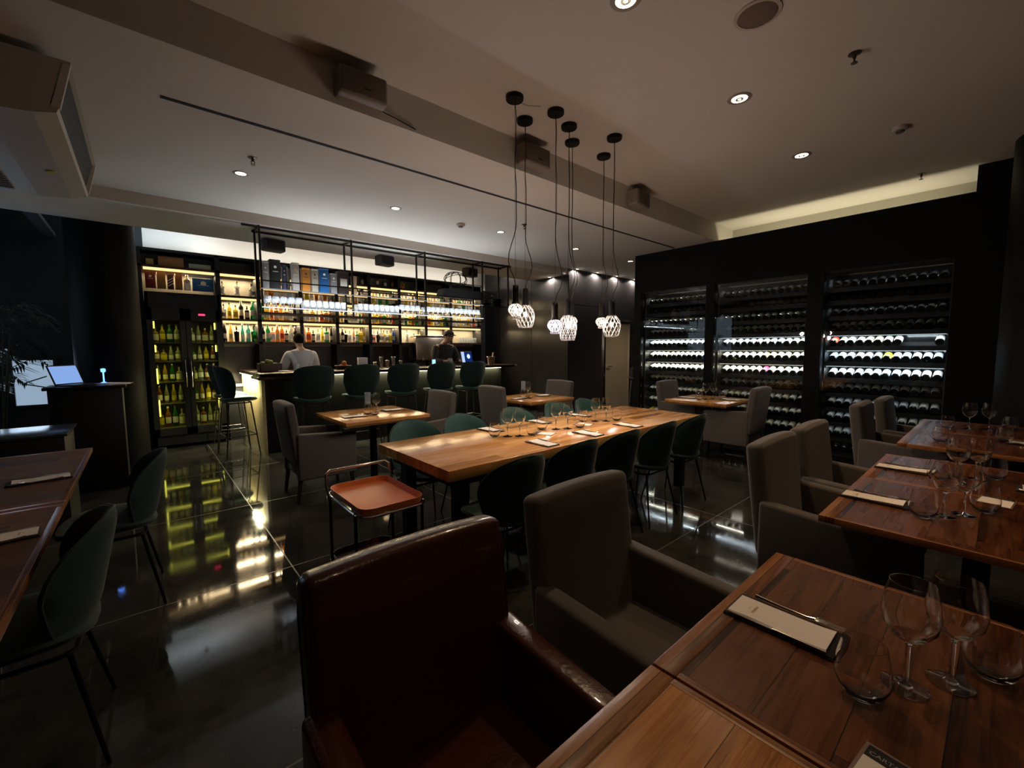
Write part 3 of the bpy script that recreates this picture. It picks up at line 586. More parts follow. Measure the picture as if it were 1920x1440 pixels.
for a in [(1.15, 1.23, 0.33, (0.22, 0.22, 0.22), 'grey gift box at the left end of the hanging rack', 'white'), (1.235, 1.36, 0.36, (0.012, 0.012, 0.014), 'tall black gift box on the hanging rack', 'white'),
          (1.375, 1.42, 0.31, (0.03, 0.03, 0.07), 'slim navy box right of the tall black gift box', 'white'), (1.56, 1.50, 0.34, (0.35, 0.33, 0.3), None, None)]:
    if a[4]: giftbox(a[0], a[1], RY, 2.19, a[2], a[3], a[4], mark=a[5])
for x0, x1, h, c, lb, mk in ((1.485, 1.575, 0.35, (0.33, 0.31, 0.28), 'tall light grey gift box with a gold disc on the rack', 'gold'), (1.60, 1.70, 0.3, (0.42, 0.16, 0.02), 'orange-brown gift box on the hanging rack', 'dark'), (1.715, 1.80, 0.3, (0.36, 0.33, 0.27), 'beige gift box between the orange and blue boxes', 'dark'),
                              (1.815, 1.935, 0.32, (0.005, 0.09, 0.27), 'blue gift box with a pale emblem on the hanging rack', 'white'), (1.95, 2.04, 0.27, (0.2, 0.2, 0.21), 'grey patterned box right of the blue gift box', 'white'), (2.05, 2.2, 0.31, (0.02, 0.012, 0.01), 'dark framed display box with a pale window beside the rack post', None), (2.25, 2.31, 0.26, (0.3, 0.2, 0.12), 'narrow tan box right of the second rack post', None)):
    b_ = giftbox(x0, x1, RY, 2.19, h, c, lb, mark=mk)
    if 'display' in lb: G().box((0, -0.052, 0.16), (0.09, 0.004, 0.1), 0.001).obj('display_window', mat('print_pale', (0.5, 0.48, 0.42), 0.3), b_)
for x, r_, h in ((1.44, 0.018, 0.3), (1.463, 0.012, 0.28)):
    g = G(); g.lathe([(r_, 0), (r_, h), (0.0, h)], 16); tag(g.obj('metal_tube', M_chrome, loc=(x, RY + 0.02, 2.19)), 'silver bottle tube standing between boxes on the hanging rack', 'tube', 'silver tubes on the rack')
# boxes over the fridge
FY = 8.36
giftbox(0.09, 0.22, FY, 2.37, 0.22, (0.17, 0.012, 0.012), 'dark red box above the bar fridge, far left', mark='white', grp='boxes above the bar fridge')
giftbox(0.225, 0.335, FY, 2.37, 0.27, (0.3, 0.14, 0.03), 'brown wooden box above the fridge, left of the striped box', mark=None, grp='boxes above the bar fridge')
sb = giftbox(0.345, 0.43, FY, 2.37, 0.21, (0.07, 0.01, 0.015), 'dark box with diagonal pale stripes above the fridge', mark=None, grp='boxes above the bar fridge')
g = G()
for k in range(3): g.box((0, -0.052, 0.06 + k * 0.04), (0.085, 0.002, 0.009), rot=(0, -0.6, 0))
g.obj('stripe', M_print['white'], sb)
giftbox(0.44, 0.535, FY, 2.37, 0.26, (0.25, 0.1, 0.025), 'brown box right of the striped box above the fridge', mark=None, grp='boxes above the bar fridge')
giftbox(0.65, 0.93, FY, 2.37, 0.19, (0.005, 0.1, 0.32), 'wide blue box above the right side of the fridge', mark='white', grp='boxes above the bar fridge', mz=0.6)
g = G(); g.lathe([(0.04, 0.0), (0.043, 0.02), (0.04, 0.1), (0.045, 0.13), (0.04, 0.16), (0.02, 0.18), (0.014, 0.2), (0.02, 0.215), (0.012, 0.235), (0, 0.24)], 24, m=0); g.ball((-0.012, -0.04, 0.14), 0.011, 1); g.ball((0.016, -0.04, 0.14), 0.011, 1); g.box((0, -0.043, 0.115), (0.03, 0.004, 0.008), m=1)
tag(g.obj('ornate_bottle', [mat('ceramic_white', (0.75, 0.7, 0.58), 0.3), M_black], loc=(0.59, FY, 2.37)), 'pale ceramic bottle with dark pattern beside the wide blue box', 'bottle')
for x0, x1, z, h, c, lb in ((0.11, 0.21, 2.69, 0.09, (0.3, 0.2, 0.06), 'small tan box on the top shelf at the far left'), (0.25, 0.56, 2.69, 0.14, (0.28, 0.12, 0.035), 'long wooden crate lying on the top shelf above the fridge'), (0.61, 0.9, 2.69, 0.075, (0.32, 0.3, 0.24), 'flat pale box on the top shelf above the fridge')):
    giftbox(x0, x1, 8.34, z, h, c, lb, dep=0.2, mark=None, grp='boxes on the top shelf')
giftbox(4.02 + 0.1, 4.24, 8.36, 2.69, 0.12, (0.6, 0.2, 0.02), 'small orange box on the top shelf of the back bar', mark='dark', grp='boxes on the top shelf')

# ---- drinking glasses
def glass_prof(kind):
    if kind == 'wine': return [(0.0, 0.0), (0.036, 0.0), (0.038, 0.002), (0.012, 0.006), (0.0045, 0.014), (0.004, 0.09), (0.008, 0.1), (0.028, 0.112), (0.043, 0.135), (0.047, 0.16), (0.043, 0.195), (0.0365, 0.225), (0.0357, 0.225), (0.042, 0.195), (0.0458, 0.16), (0.0415, 0.136), (0.026, 0.1145), (0.0, 0.108)]
    if kind == 'water': return [(0.0, 0.0), (0.022, 0.0), (0.036, 0.012), (0.0455, 0.035), (0.0465, 0.055), (0.042, 0.085), (0.036, 0.112), (0.0352, 0.112), (0.0408, 0.085), (0.0453, 0.055), (0.0443, 0.036), (0.034, 0.016), (0.02, 0.008), (0.0, 0.007)]
    if kind == 'tumbler': return [(0.0, 0.0), (0.031, 0.0), (0.034, 0.1), (0.033, 0.1), (0.0295, 0.012), (0.0, 0.01)]
    if kind == 'bowl': return [(0.0, 0.0), (0.03, 0.0), (0.031, 0.002), (0.006, 0.006), (0.004, 0.05), (0.02, 0.06), (0.04, 0.085), (0.036, 0.12), (0.035, 0.12), (0.0385, 0.085), (0.018, 0.064), (0, 0.06)]
def glass_mesh(kind, name, seg=40): return G().lathe(glass_prof(kind), seg, cap=False).mesh(name, M_glass)
M_barglass = mat('bar_glassware', (0.86, 0.93, 1.0), 0.12, trans=0.8, ior=1.3)
GW, GT = glass_mesh('wine', 'wine_glass'), glass_mesh('water', 'water_glass')
GU, GB = G().lathe(glass_prof('tumbler'), 14, cap=False).mesh('tumbler', M_barglass), G().lathe(glass_prof('bowl'), 14, cap=False).mesh('coupe_glass', M_barglass)
def put(me, name, loc, label, cat, group=None, rz=0, sc=None):
    o = bpy.data.objects.new(name, me); C.objects.link(o); o.location = loc; o.rotation_euler = (0, 0, rz)
    if sc: o.scale = sc
    return tag(o, label, cat, group)

# ---- hanging rack over the bar
t = thing('hanging_rack', 'black steel rack hung from the ceiling over the bar counter', 'hanging rack', (0, 5.88, 0))
PX = [1.13, 2.22, 3.34, 4.43, 5.0]
for x in PX:
    for y in (0, 0.27): G().bb(x - 0.011, x + 0.011, y - 0.011, y + 0.011, 1.885 if x < 4.9 else 2.2, ZS).obj('post', M_metalblk, t)
g = G()
for y in (0, 0.27): g.bb(0.95 if y == 0 else 1.1, 5.06, y - 0.012, y + 0.012, 2.885, 2.91)
for x in PX: g.bb(x - 0.01, x + 0.01, 0, 0.27, 2.888, 2.908)
g.obj('top_frame', M_metalblk, t)
g = G(); g.bb(1.12, 4.44, -0.012, 0.28, 1.885, 1.90); g.obj('bottom_tray', M_metalblk, t)
g = G(); g.bb(1.12, 4.44, -0.006, 0.006, 2.27, 2.285); g.bb(1.12, 4.44, 0.264, 0.276, 2.27, 2.285); g.bb(4.44, 5.0, -0.006, 0.276, 2.18, 2.19); g.obj('guard_rail', M_metalblk, t)
for z, s_ in ((1.96, 1), (2.182, 0)):
    G().bb(1.12, 4.44, -0.008, 0.278, z - 0.004, z + 0.004).obj('glass_shelf', M_tglass, t)
    G().bb(1.12, 4.44, -0.013, -0.008, z - 0.006, z + 0.005).obj('lit_edge', emis('edge_cool%d' % s_, (0.82, 0.88, 1.0), 1.3 if s_ else 0.3), t)
lamp('rack_led', 'AREA', (2.78, 5.855, 1.975), 30, (0.88, 0.94, 1.0), 3.2, rot=(radians(-168), 0, 0), sy=0.015)
lamp('rack_led', 'AREA', (2.78, 6.02, 1.935), 9, (0.85, 0.92, 1.0), 3.2, rot=(pi, 0, 0), sy=0.1)
n = 0
for row, yy in enumerate((5.94, 6.07)):
    x = 1.2
    while x < 4.38:
        k = (0 if x < 1.6 else 1 if x < 2.9 else 2)
        me, nm, lb = [(GB, 'coupe_glass', 'stemmed glass'), (GU, 'tumbler', 'straight tumbler'), (GB, 'coupe_glass', 'stemmed glass')][k]; sec = sum(x > p for p in PX); where = '%s row, %s part of the lit rack shelf' % (['front', 'back'][row], ['', 'left', 'middle', 'right'][sec])
        if all(abs(x - p) > 0.045 for p in PX): put(me, nm, (x, yy, 1.964), 'clear %s in the %s' % (lb, where), 'glass', '%s, %s' % (lb, where), sc=(1, 1, 1.15))
        x += 0.078 if k == 1 else 0.088
# wire sculptures and dark bowls on the rack's right part
rnd = random.Random(5)
def wire(loc, R_, lb, n=7):
    g = G()
    for k in range(n):
        ax = Euler((rnd.uniform(-0.9, 0.9), rnd.uniform(-0.9, 0.9), rnd.uniform(0, 3))).to_matrix(); pts = []
        for i in range(28):
            a = 2 * pi * i / 28; p = ax @ Vector((R_ * cos(a), 0, R_ * sin(a))); pts.append((p.x * 1.25, p.y * 0.7, p.z * 0.75 + R_))
        g.tube(pts, 0.005, 6, closed=True)
    tag(g.obj('wire_sculpture', M_metalblk, loc=loc), lb, 'sculpture')
wire((3.98, 6.01, 2.41), 0.17, 'black wire sculpture of tangled hoops on the hanging rack'); wire((4.62, 6.01, 2.25), 0.1, 'smaller black wire sculpture at the right of the rack', 5)
g = G(); g.prism([(-0.42, 0), (0.42, 0), (0.36, 0.125), (-0.38, 0.125)], 1, -0.1, 0.1); tag(g.obj('dark_crate', M_black, loc=(4.08, 6.01, 2.287)), 'long dark crate under the wire sculpture on the rack', 'crate')
for x, k in ((4.6, 0), (4.85, 1)):
    for j in range(3 if k else 1):
        g = G(); g.lathe([(0.05, 0), (0.1, 0.035), (0.105, 0.04), (0.1, 0.042), (0.045, 0.006), (0, 0.006)], 28); tag(g.obj('bowl', M_metalblk, loc=(x, 6.01, 2.191 + j * 0.045)), 'black bowl, ' + (['lowest', 'middle', 'topmost'][j] + ' of the stack at the right end of the rack' if k else 'holding the small wire sculpture on the rack'), 'bowl')

# ---- bar fridge
t = thing('wine_fridge', 'tall black two-door fridge glowing yellow with bottles inside', 'fridge', (0.07, 7.96, 0))
w, d = 0.88, 0.56
g = G(); g.bb(0, 0.03, 0.02, d, 0.05, 2.28); g.bb(w - 0.03, w, 0.02, d, 0.05, 2.28); g.bb(0, w, 0.02, d, 2.0, 2.28); g.bb(0, w, 0.02, d, 0.05, 0.28); g.bb(0.03, w - 0.03, d - 0.03, d, 0.28, 2.0); g.bb(w / 2 - 0.02, w / 2 + 0.02, 0.02, d, 0.28, 2.0); g.obj('cabinet', M_black, t)
for s in (0, 1):
    x0 = s * w / 2 + 0.004; x1 = x0 + w / 2 - 0.008
    g = G(); g.bb(x0, x0 + 0.06, -0.02, 0.018, 0.2, 2.05); g.bb(x1 - 0.06, x1, -0.02, 0.018, 0.2, 2.05); g.bb(x0, x1, -0.02, 0.018, 0.2, 0.3); g.bb(x0, x1, -0.02, 0.018, 1.88, 2.05)
    dr = g.obj('door', M_black, t); G().bb(x0 + 0.06, x1 - 0.06, -0.004, 0.0, 0.3, 1.88).obj('door_glass', pane('cabinet_glass'), dr)
    hx = x1 - 0.03 if s == 0 else x0 + 0.03; G().cyl((hx, -0.045, 0.9), (hx, -0.045, 1.3), 0.008).obj('handle', M_chrome, dr)
    for z0, z1 in ((0.3, 0.72), (0.78, 1.18), (1.24, 1.52), (1.58, 1.86)):
        xx = 0.072 if s == 0 else w - 0.087
        G().bb(xx, xx + 0.015, 0.05, 0.075, z0 + 0.18, z1).obj('light_strip', M_ledy, t)
FS = [0.30, 0.66, 0.98, 1.28, 1.56]
for z in FS:
    g = G()
    for s in (0, 1): g.bb(0.03 + s * (w / 2 - 0.01), 0.03 + s * (w / 2 - 0.01) + w / 2 - 0.05, 0.06, d - 0.04, z - 0.012, z)
    g.obj('shelf', mat('fridge_shelf', (0.2, 0.2, 0.1), 0.4), t)
G().bb(0.6, 0.68, -0.024, -0.018, 1.96, 1.985).obj('red_display', emis('red_display', (1.0, 0.03, 0.12), 3.0), t)
G().bb(0.04, w - 0.04, d - 0.036, d - 0.03, 0.28, 2.0).obj('inner_back', mat('fridge_inner', (0.05, 0.05, 0.02), 0.5), t)
for s in (0, 1):
    for z in (0.64, 0.96, 1.26, 1.54, 1.86): lamp('fridge_led', 'AREA', (0.07 + w * (0.25 + 0.5 * s), 8.08, z - 0.02), 0.22, (1.0, 0.93, 0.12), 0.3, sy=0.1)
rnd = random.Random(8)
for fi, z in enumerate(FS):
    for s in (0, 1):
        for k in range(4):
            x = 0.07 + 0.09 + s * (w / 2) + k * 0.083 - s * 0.01; co = rnd.choice(['clear', 'yellow', 'golden', 'clear', 'green', 'amber']); sh = rnd.choice(['tall round', 'square shouldered', 'slim'])
            sc_ = {0: 1.0, 1: 0.85, 2: 0.82, 3: 0.72, 4: 0.85}[fi]
            o = put(bmesh_for(sh, co), 'chilled_bottle', (x, 7.96 + 0.2 + rnd.uniform(-.02, .02), z), '%s %s bottle on the %s fridge shelf behind the %s door' % (sh, co, ['bottom', 'second', 'third', 'fourth', 'top'][fi], ['left', 'right'][s]), 'bottle', 'bottles in the fridge, %s shelf, %s door' % (['bottom', 'second', 'third', 'fourth', 'top'][fi], ['left', 'right'][s]), rnd.uniform(0, 6), (0.9, 0.9, sc_))

# ---- things on and behind the bar
CT = 1.13
g = G(); g.prism([(-0.28, 0), (0.28, 0), (0.28, 0.52), (0.2, 0.6), (-0.2, 0.6), (-0.28, 0.52)], 1, -0.2, 0.2); g = G()
t = thing('coffee_machine', 'broad stainless coffee machine on the back bar behind the man in the cap', 'coffee machine', (4.72, 8.3, 0.9))
g = G(); g.box((0, 0, 0.55), (0.72, 0.36, 0.5), 0.03); g.obj('housing', M_steel, t); g = G(); g.box((0, -0.02, 0.82), (0.7, 0.3, 0.04), 0.015); g.obj('cup_tray', M_chrome, t); g = G(); g.box((0, 0.05, 0.16), (0.7, 0.3, 0.28), 0.01); g.obj('base', M_black, t)
for dx in (-0.2, 0.2): g = G(); g.cyl((dx, -0.2, 0.36), (dx, -0.2, 0.3), 0.035, 20); g.cyl((dx, -0.2, 0.33), (dx, -0.36, 0.31), 0.012); g.obj('group_head', M_chrome, t)
# menu papers and plants at the left end
for x, y, rz, lb in ((1.5, 6.62, 0.2, 'white sheet of paper at the left end of the bar'), (1.85, 6.6, -0.1, 'white folded paper on the bar before the man in white')):
    g = G(); g.box((0, 0, 0.002), (0.3, 0.2, 0.003)); g.box((0.03, 0.02, 0.012), (0.16, 0.12, 0.015), 0.005, rot=(0.1, 0.05, 0.4)); tag(g.obj('paper_sheet', M_paper, loc=(x, y, CT), rz=rz), lb, 'paper')
t = thing('crate_of_limes', 'dark wooden crate of green limes at the left end of the bar', 'crate', (1.38, 6.95, CT))
g = G(); g.bb(-0.14, 0.14, -0.1, 0.1, 0, 0.012); [g.bb(*q) for q in ((-0.14, -0.13, -0.1, 0.1, 0, 0.12), (0.13, 0.14, -0.1, 0.1, 0, 0.12), (-0.14, 0.14, -0.1, -0.09, 0, 0.12), (-0.14, 0.14, 0.09, 0.1, 0, 0.12))]; g.obj('crate_body', M_shelf, t)
rnd = random.Random(2); lm = G().ball((0, 0, 0), 0.03, sc=(1.15, 1, 1), seg=14).mesh('lime', mat('lime_peel', (0.16, 0.22, 0.03), 0.4))
for k in range(11): put(lm, 'lime', (1.38 + rnd.uniform(-.09, .09), 6.95 + rnd.uniform(-.06, .06), CT + 0.05 + 0.016 * k * 0.62), 'green lime heaped in the crate at the left end of the bar', 'lime', 'limes in the crate', rnd.uniform(0, 6))
# mixers, shakers, jars
sh_ = G().lathe([(0.028, 0), (0.04, 0.13), (0.042, 0.165), (0.038, 0.168), (0, 0.168)], 24).mesh('cocktail_shaker', M_chrome)
for x, h, lb in ((2.95, 0.6, 'short steel shaker standing on the bar, left of the tall pair'), (3.06, 1.1, 'tall steel shaker cup, left one of the tall pair'), (3.17, 0.75, 'short steel shaker between the two tall ones'), (3.28, 1.1, 'tall steel shaker cup, right one of the tall pair'), (3.42, 0.7, 'short steel shaker farthest right on the bar')):
    put(sh_, 'cocktail_shaker', (x, 6.93, CT), lb, 'shaker', 'steel shakers on the bar', 0, (0.85, 0.85, h))
for x, lb in ((2.75, 'white napkin dispenser block on the bar beside the shakers'),):
    g = G(); g.box((0, 0, 0.09), (0.15, 0.08, 0.18), 0.006); tag(g.obj('napkin_dispenser', mat('dispenser_white', (0.6, 0.6, 0.6), 0.5), loc=(x, 6.96, CT)), lb, 'dispenser')
t = thing('point_of_sale_screen', 'tilted pale blue screen standing on the bar near its right end', 'screen', (4.72, 6.8, CT), 0.25)
g = G(); g.box((0, 0, 0.16), (0.32, 0.02, 0.22), 0.006, rot=(-0.2, 0, 0)); g.obj('casing', M_black, t); g = G(); g.box((-0.11, -0.014, 0.16), (0.08, 0.004, 0.2), rot=(-0.2, 0, 0)); g.obj('lit_panel', emis('screen_pale', (0.45, 0.6, 1.0), 1.1), t); g = G(); g.box((0.05, -0.014, 0.16), (0.2, 0.004, 0.19), rot=(-0.2, 0, 0)); g.lathe([(0, 0), (0.045, 0)], 20, cap=False, m=1, M=Matrix.Translation((0.04, -0.02, 0.17)) @ Euler((pi / 2 - .2, 0, 0)).to_matrix().to_4x4()); g.obj('screen', [emis('screen_deep', (0.01, 0.05, 0.3), 0.5), emis('screen_spot', (0.6, 0.8, 1.0), 1.5)], t); g = G(); g.box((0, 0.03, 0.01), (0.16, 0.12, 0.02), 0.004); g.box((0, 0.02, 0.06), (0.03, 0.02, 0.1)); g.obj('stand', M_black, t)
g = G(); g.box((0, 0, 0.07), (0.09, 0.015, 0.13), 0.003); g.box((0, -0.009, 0.075), (0.07, 0.002, 0.1), m=1); tag(g.obj('phone', [M_black, emis('phone_glow', (0.35, 0.75, 1.0), 1.6)], loc=(3.95, 6.72, CT), rz=0.1), 'small glowing blue phone-sized screen on the bar before the man in the cap', 'screen')
t = thing('ice_bucket', 'steel ice bucket with a pale cork-like handle at the right end of the bar', 'ice bucket', (5.28, 6.75, CT)); G().lathe([(0.06, 0), (0.085, 0.15), (0.09, 0.155), (0.085, 0.158), (0.057, 0.008), (0, 0.008)], 28).obj('bucket', M_chrome, t); g = G(); g.cyl((0.0, 0, 0.03), (0.06, 0, 0.24), 0.014); g.obj('tongs', mat('pale_wood', (0.6, 0.42, 0.2), 0.5), t)
put(GB, 'coupe_glass', (4.3, 6.72, CT), 'single stemmed glass on the bar before the man in the cap', 'glass', sc=(1.1, 1.1, 1.2))
for x, lb in ((1.75, 'clear glass jar on the inner bar beside the limes'), (1.95, 'clear glass jar left of the man in white')): put(GU, 'glass_jar', (x, 6.98, CT), lb, 'jar', sc=(1.1, 1.1, 1))
G_ = G(); G_.lathe([(0.09, 0), (0.13, 0.06), (0.125, 0.062), (0.085, 0.006), (0, 0.006)], 28); tag(G_.obj('fruit_bowl', M_shelf, loc=(2.42, 6.93, CT)), 'dark bowl of oranges to the right of the man in white', 'bowl')
ob = G().ball((0, 0, 0), 0.036, seg=14).mesh('orange', mat('orange_peel', (0.5, 0.13, 0.02), 0.5))
for x, y, z in ((2.39, 6.92, 0.045), (2.46, 6.94, 0.045), (2.43, 6.9, 0.1)): put(ob, 'orange', (x, y, CT + z), 'orange in the dark bowl on the bar', 'orange', 'oranges in the bowl')
M_ledw
for x, z, c, lb in ((5.5, 1.58, 'clear', ''),):
    rnd = random.Random(4)
    for k in range(7): put(GU, 'tumbler', (5.62 + k * 0.07, 8.33, 1.58), 'clear tumbler in the row on the rightmost back bar shelf', 'glass', 'tumblers on the rightmost shelf', sc=(0.95, 0.95, 1.2))

# ================================================================ tables
M_base = mat('table_base_black', (0.015, 0.014, 0.013), 0.4, metal=0.5)
def plank_table(x0, x1, y0, y1, m, label, grp, border=0.055, bm_=None, sides=(1, 1, 1, 1)):
    cx, cy = (x0 + x1) / 2, (y0 + y1) / 2; hx, hy = (x1 - x0) / 2, (y1 - y0) / 2
    t = thing('dining_table', label, 'table', (cx, cy, 0), 0, grp)
    G().bb(-hx + 0.02, hx - 0.02, -hy + border, hy - border, 0.726, 0.7495).obj('tabletop', m, t)
    for s in (-1, 1): G().bb(-hx, hx, -border / 2, border / 2, 0.722, 0.75, 0.003).obj('long_edge_board', bm_ or M_wB, t, (0, s * (hy - border / 2), 0))
    for s in (-1, 1):
        g = G(); bw = 0.02; g.bb(-(hy - border), hy - border, -bw / 2, bw / 2, 0.722, 0.7502, 0.002); o = g.obj('end_edge_board', bm_ or M_wB, t, (s * (hx - bw / 2), 0, 0), pi / 2)
    G().cyl((0, 0, 0.02), (0, 0, 0.712), 0.04, 24).obj('column', M_base, t)
    g = G(); g.bb(-0.24, 0.24, -0.24, 0.24, 0, 0.022, 0.004); g.obj('base_plate', M_base, t)
    g = G(); g.bb(-0.25, 0.25, -0.03, 0.03, 0.708, 0.7262); g.bb(-0.03, 0.03, -0.25, 0.25, 0.708, 0.7262); g.obj('top_bracket', M_base, t); return t
gt = 'wooden tables in rows on the right'
plank_table(0.03, 0.815, -0.42, 0.475, M_wG, 'golden plank table at the bottom edge of the photo, under the camera', gt, bm_=wood('border_golden', (0.13, 0.055, 0.017), (0.3, 0.13, 0.04), (0.42, 0.2, 0.07), pw=0.3, plen=3))
plank_table(0.822, 1.607, -0.42, 0.475, M_wA, 'dark brown plank table in front, with four glasses and a white menu strip', gt)
plank_table(2.105, 2.925, -0.42, 0.475, M_wA, 'brown plank table of the second row, its nearer half', gt)
plank_table(2.93, 3.66, -0.42, 0.475, M_wA, 'brown plank table of the second row, its farther half', gt)
plank_table(4.14, 4.93, -0.42, 0.485, M_wA, 'dark plank table of the third row, its nearer half', gt)
plank_table(4.935, 5.70, -0.42, 0.485, M_wA, 'dark plank table of the third row, its farther half beside the round column', gt)
M_wD = wood('matt_plank_wood', (0.04, 0.014, 0.006), (0.11, 0.04, 0.015), (0.17, 0.07, 0.027), pw=0.125, rough=0.6)
plank_table(-1.15, -0.31, 1.35, 2.8, M_wD, 'dark reddish table along the left edge of the photo, its nearer part', 'wooden tables at the left edge')
plank_table(-1.15, -0.31, 2.805, 4.28, M_wD, 'dark reddish table at the left edge whose far corner catches blue light', 'wooden tables at the left edge')
# long communal table
t = thing('long_table', 'long light wooden table with thick top in the middle of the room', 'table', (2.83, 2.52, 0))
G().bb(-1.545, 1.545, -0.48, 0.48, 0.684, 0.75, 0.003).obj('tabletop', M_wL, t)
g = G(); g.bb(-1.47, 1.47, -0.40, 0.40, 0.62, 0.682); g.obj('under_frame', M_metalblk, t)
for sx in (-1, 1):
    for sy in (-1, 1): G().bb(sx * 1.38 - 0.04, sx * 1.38 + 0.04, sy * 0.34 - 0.04, sy * 0.34 + 0.04, 0, 0.62).obj('leg', M_metalblk, t)
# small square tables
def small_table(cx, cy, hx, hy, label):
    t = thing('square_table', label, 'table', (cx, cy, 0), 0, 'small square tables')
    G().bb(-hx, hx, -hy, hy, 0.715, 0.75, 0.003).obj('tabletop', M_wS, t)
    g = G(); g.bb(-hx + 0.01, hx - 0.01, -hy + 0.01, hy - 0.01, 0.70, 0.715); g.obj('edge_trim', M_wLedge, t)
    G().cyl((0, 0, 0.02), (0, 0, 0.7), 0.038, 24).obj('column', M_base, t)
    G().lathe([(0, 0.024), (0.2, 0.02), (0.24, 0.008), (0.24, 0)], 40, cap=False).obj('base_plate', M_base, t); return t
small_table(1.87, 4.5, 0.45, 0.46, 'small square wooden table near the bar with a stack of glasses, left one'); small_table(4.2, 4.42, 0.43, 0.42, 'small square wooden table behind the long table, below the pendants'); small_table(5.8, 2.62, 0.41, 0.41, 'small dark wooden table directly before the wine wall')

# ================================================================ chairs (back towards local +Y)
def armchair(fab, label, name='armchair', seam=False):
    t = thing(name, label, 'armchair'); ml = mat('chair_leg_dark', (0.012, 0.008, 0.006), 0.4)
    def cushion(wx, dy, dz, puff, bev):
        bm = bmesh.new(); bmesh.ops.create_cube(bm, size=1); bmesh.ops.scale(bm, vec=(wx, dy, dz), verts=bm.verts); bmesh.ops.bevel(bm, geom=list(bm.edges), offset=bev, segments=4, profile=0.5, affect='EDGES')
        bmesh.ops.subdivide_edges(bm, edges=[e for e in bm.edges if e.calc_length() > 0.1], cuts=6, use_grid_fill=True)
        for v in bm.verts:
            fx, fz = 1 - (2 * v.co.x / wx) ** 2, 1 - (2 * v.co.z / dz) ** 2; v.co.y += math.copysign(puff * max(0, fx) * max(0, fz), v.co.y)
            v.co.z += -0.012 * (2 * v.co.x / wx) ** 2 if v.co.z > 0 else 0
        return bm
    g = G(); g.frombm(cushion(0.52, 0.085, 0.60, 0.012, 0.026), M=Matrix.Translation((0, 0.275, 0.67)) @ Euler((radians(-7), 0, 0)).to_matrix().to_4x4()); br = g.obj('backrest', fab, t)
    if seam:
        R_ = Matrix.Translation((0, 0.275, 0.67)) @ Euler((radians(-7), 0, 0)).to_matrix().to_4x4()
        for yy in (-0.032, 0.032):
            pts = [R_ @ Vector((-0.248 + 0.496 * k / 12, yy, 0.287 - 0.012 * ((k - 6) / 6) ** 2 + 0.002 * sin(k * 2.1))) for k in range(13)]
            G().tube([R_ @ Vector((-0.2575, yy, -0.2))] + [R_ @ Vector((-0.2575, yy, 0.2))] + pts + [R_ @ Vector((0.2575, yy, 0.2)), R_ @ Vector((0.2575, yy, -0.2))], 0.0035, 6).obj('piping', fab, br)
    g = G(); g.box((0, -0.03, 0.40), (0.42, 0.53, 0.13), 0.03, seg=4); g.obj('seat', fab, t)
    for s in (-1, 1):
        bm = bmesh.new(); bmesh.ops.create_cube(bm, size=1); bmesh.ops.scale(bm, vec=(0.07, 0.56, 0.42), verts=bm.verts); bmesh.ops.bevel(bm, geom=list(bm.edges), offset=0.018, segments=3, profile=0.5, affect='EDGES')
        for v in bm.verts:
            q = (v.co.y + 0.28) / 0.56
            if v.co.z > 0: v.co.z += 0.035 * q - 0.01
            v.co.y += 0.03 * (0.5 - v.co.z) * (1 - q)
        g = G(); g.frombm(bm, M=Matrix.Translation((s * 0.245, -0.015, 0.435))); g.obj('armrest', fab, t)
    G().box((0, 0.0, 0.30), (0.45, 0.5, 0.1), 0.01).obj('seat_frame', fab, t)
    for sx in (-1, 1):
        for sy in (-1, 1): G().tube([(sx * 0.23, sy * 0.235, 0.27), (sx * 0.235, sy * (0.25 if sy < 0 else 0.27), 0.0)], [0.026, 0.017], 4).obj('leg', ml, t)
    return t
GA = Proto(armchair(M_grey, 'x')); LA = armchair(M_leather, 'large brown leather armchair in the foreground, seen from behind', 'leather_armchair', True)
LA.location = (0.507, 0.685, 0); LA.scale = (1.06, 1, 0.99)
ga = 'grey upholstered armchairs'
for x, y, rz, lb in ((1.215, 0.715, 0, 'grey armchair in the foreground, right of the brown leather one'), (2.65, 0.52, 0, 'grey armchair at the second table row, nearer of the two'), (3.30, 0.51, 0, 'grey armchair at the second table row, farther of the two'), (4.88, 0.52, 0, 'grey armchair at the third table row, nearer of the two'), (5.56, 0.46, 0, 'grey armchair at the third table row, farther of the two, before the wine wall'),
                     (1.30, 4.50, pi / 2, 'grey armchair at the left side of the small table by the bar, in profile'), (2.37, 4.37, -pi / 2, 'grey armchair at the right side of the small table with stacked glasses'), (3.79, 4.45, pi / 2, 'grey armchair with its back to the bar stools, left of the second small table'), (4.60, 4.53, -pi / 2, 'grey armchair at the far right of the second small table, before the black panels'),
                     (6.06, 3.07, 0, 'dim grey armchair on the bar side of the table before the wine wall'), (5.82, 2.28, pi, 'dim grey armchair with its back to the camera before the wine wall')):
    q_ = GA.put((x, y, 0), rz, lb, ga); q_.scale = (1.1 if 2 < x < 3.5 and rz == 0 else 1.0, 1, 0.99)

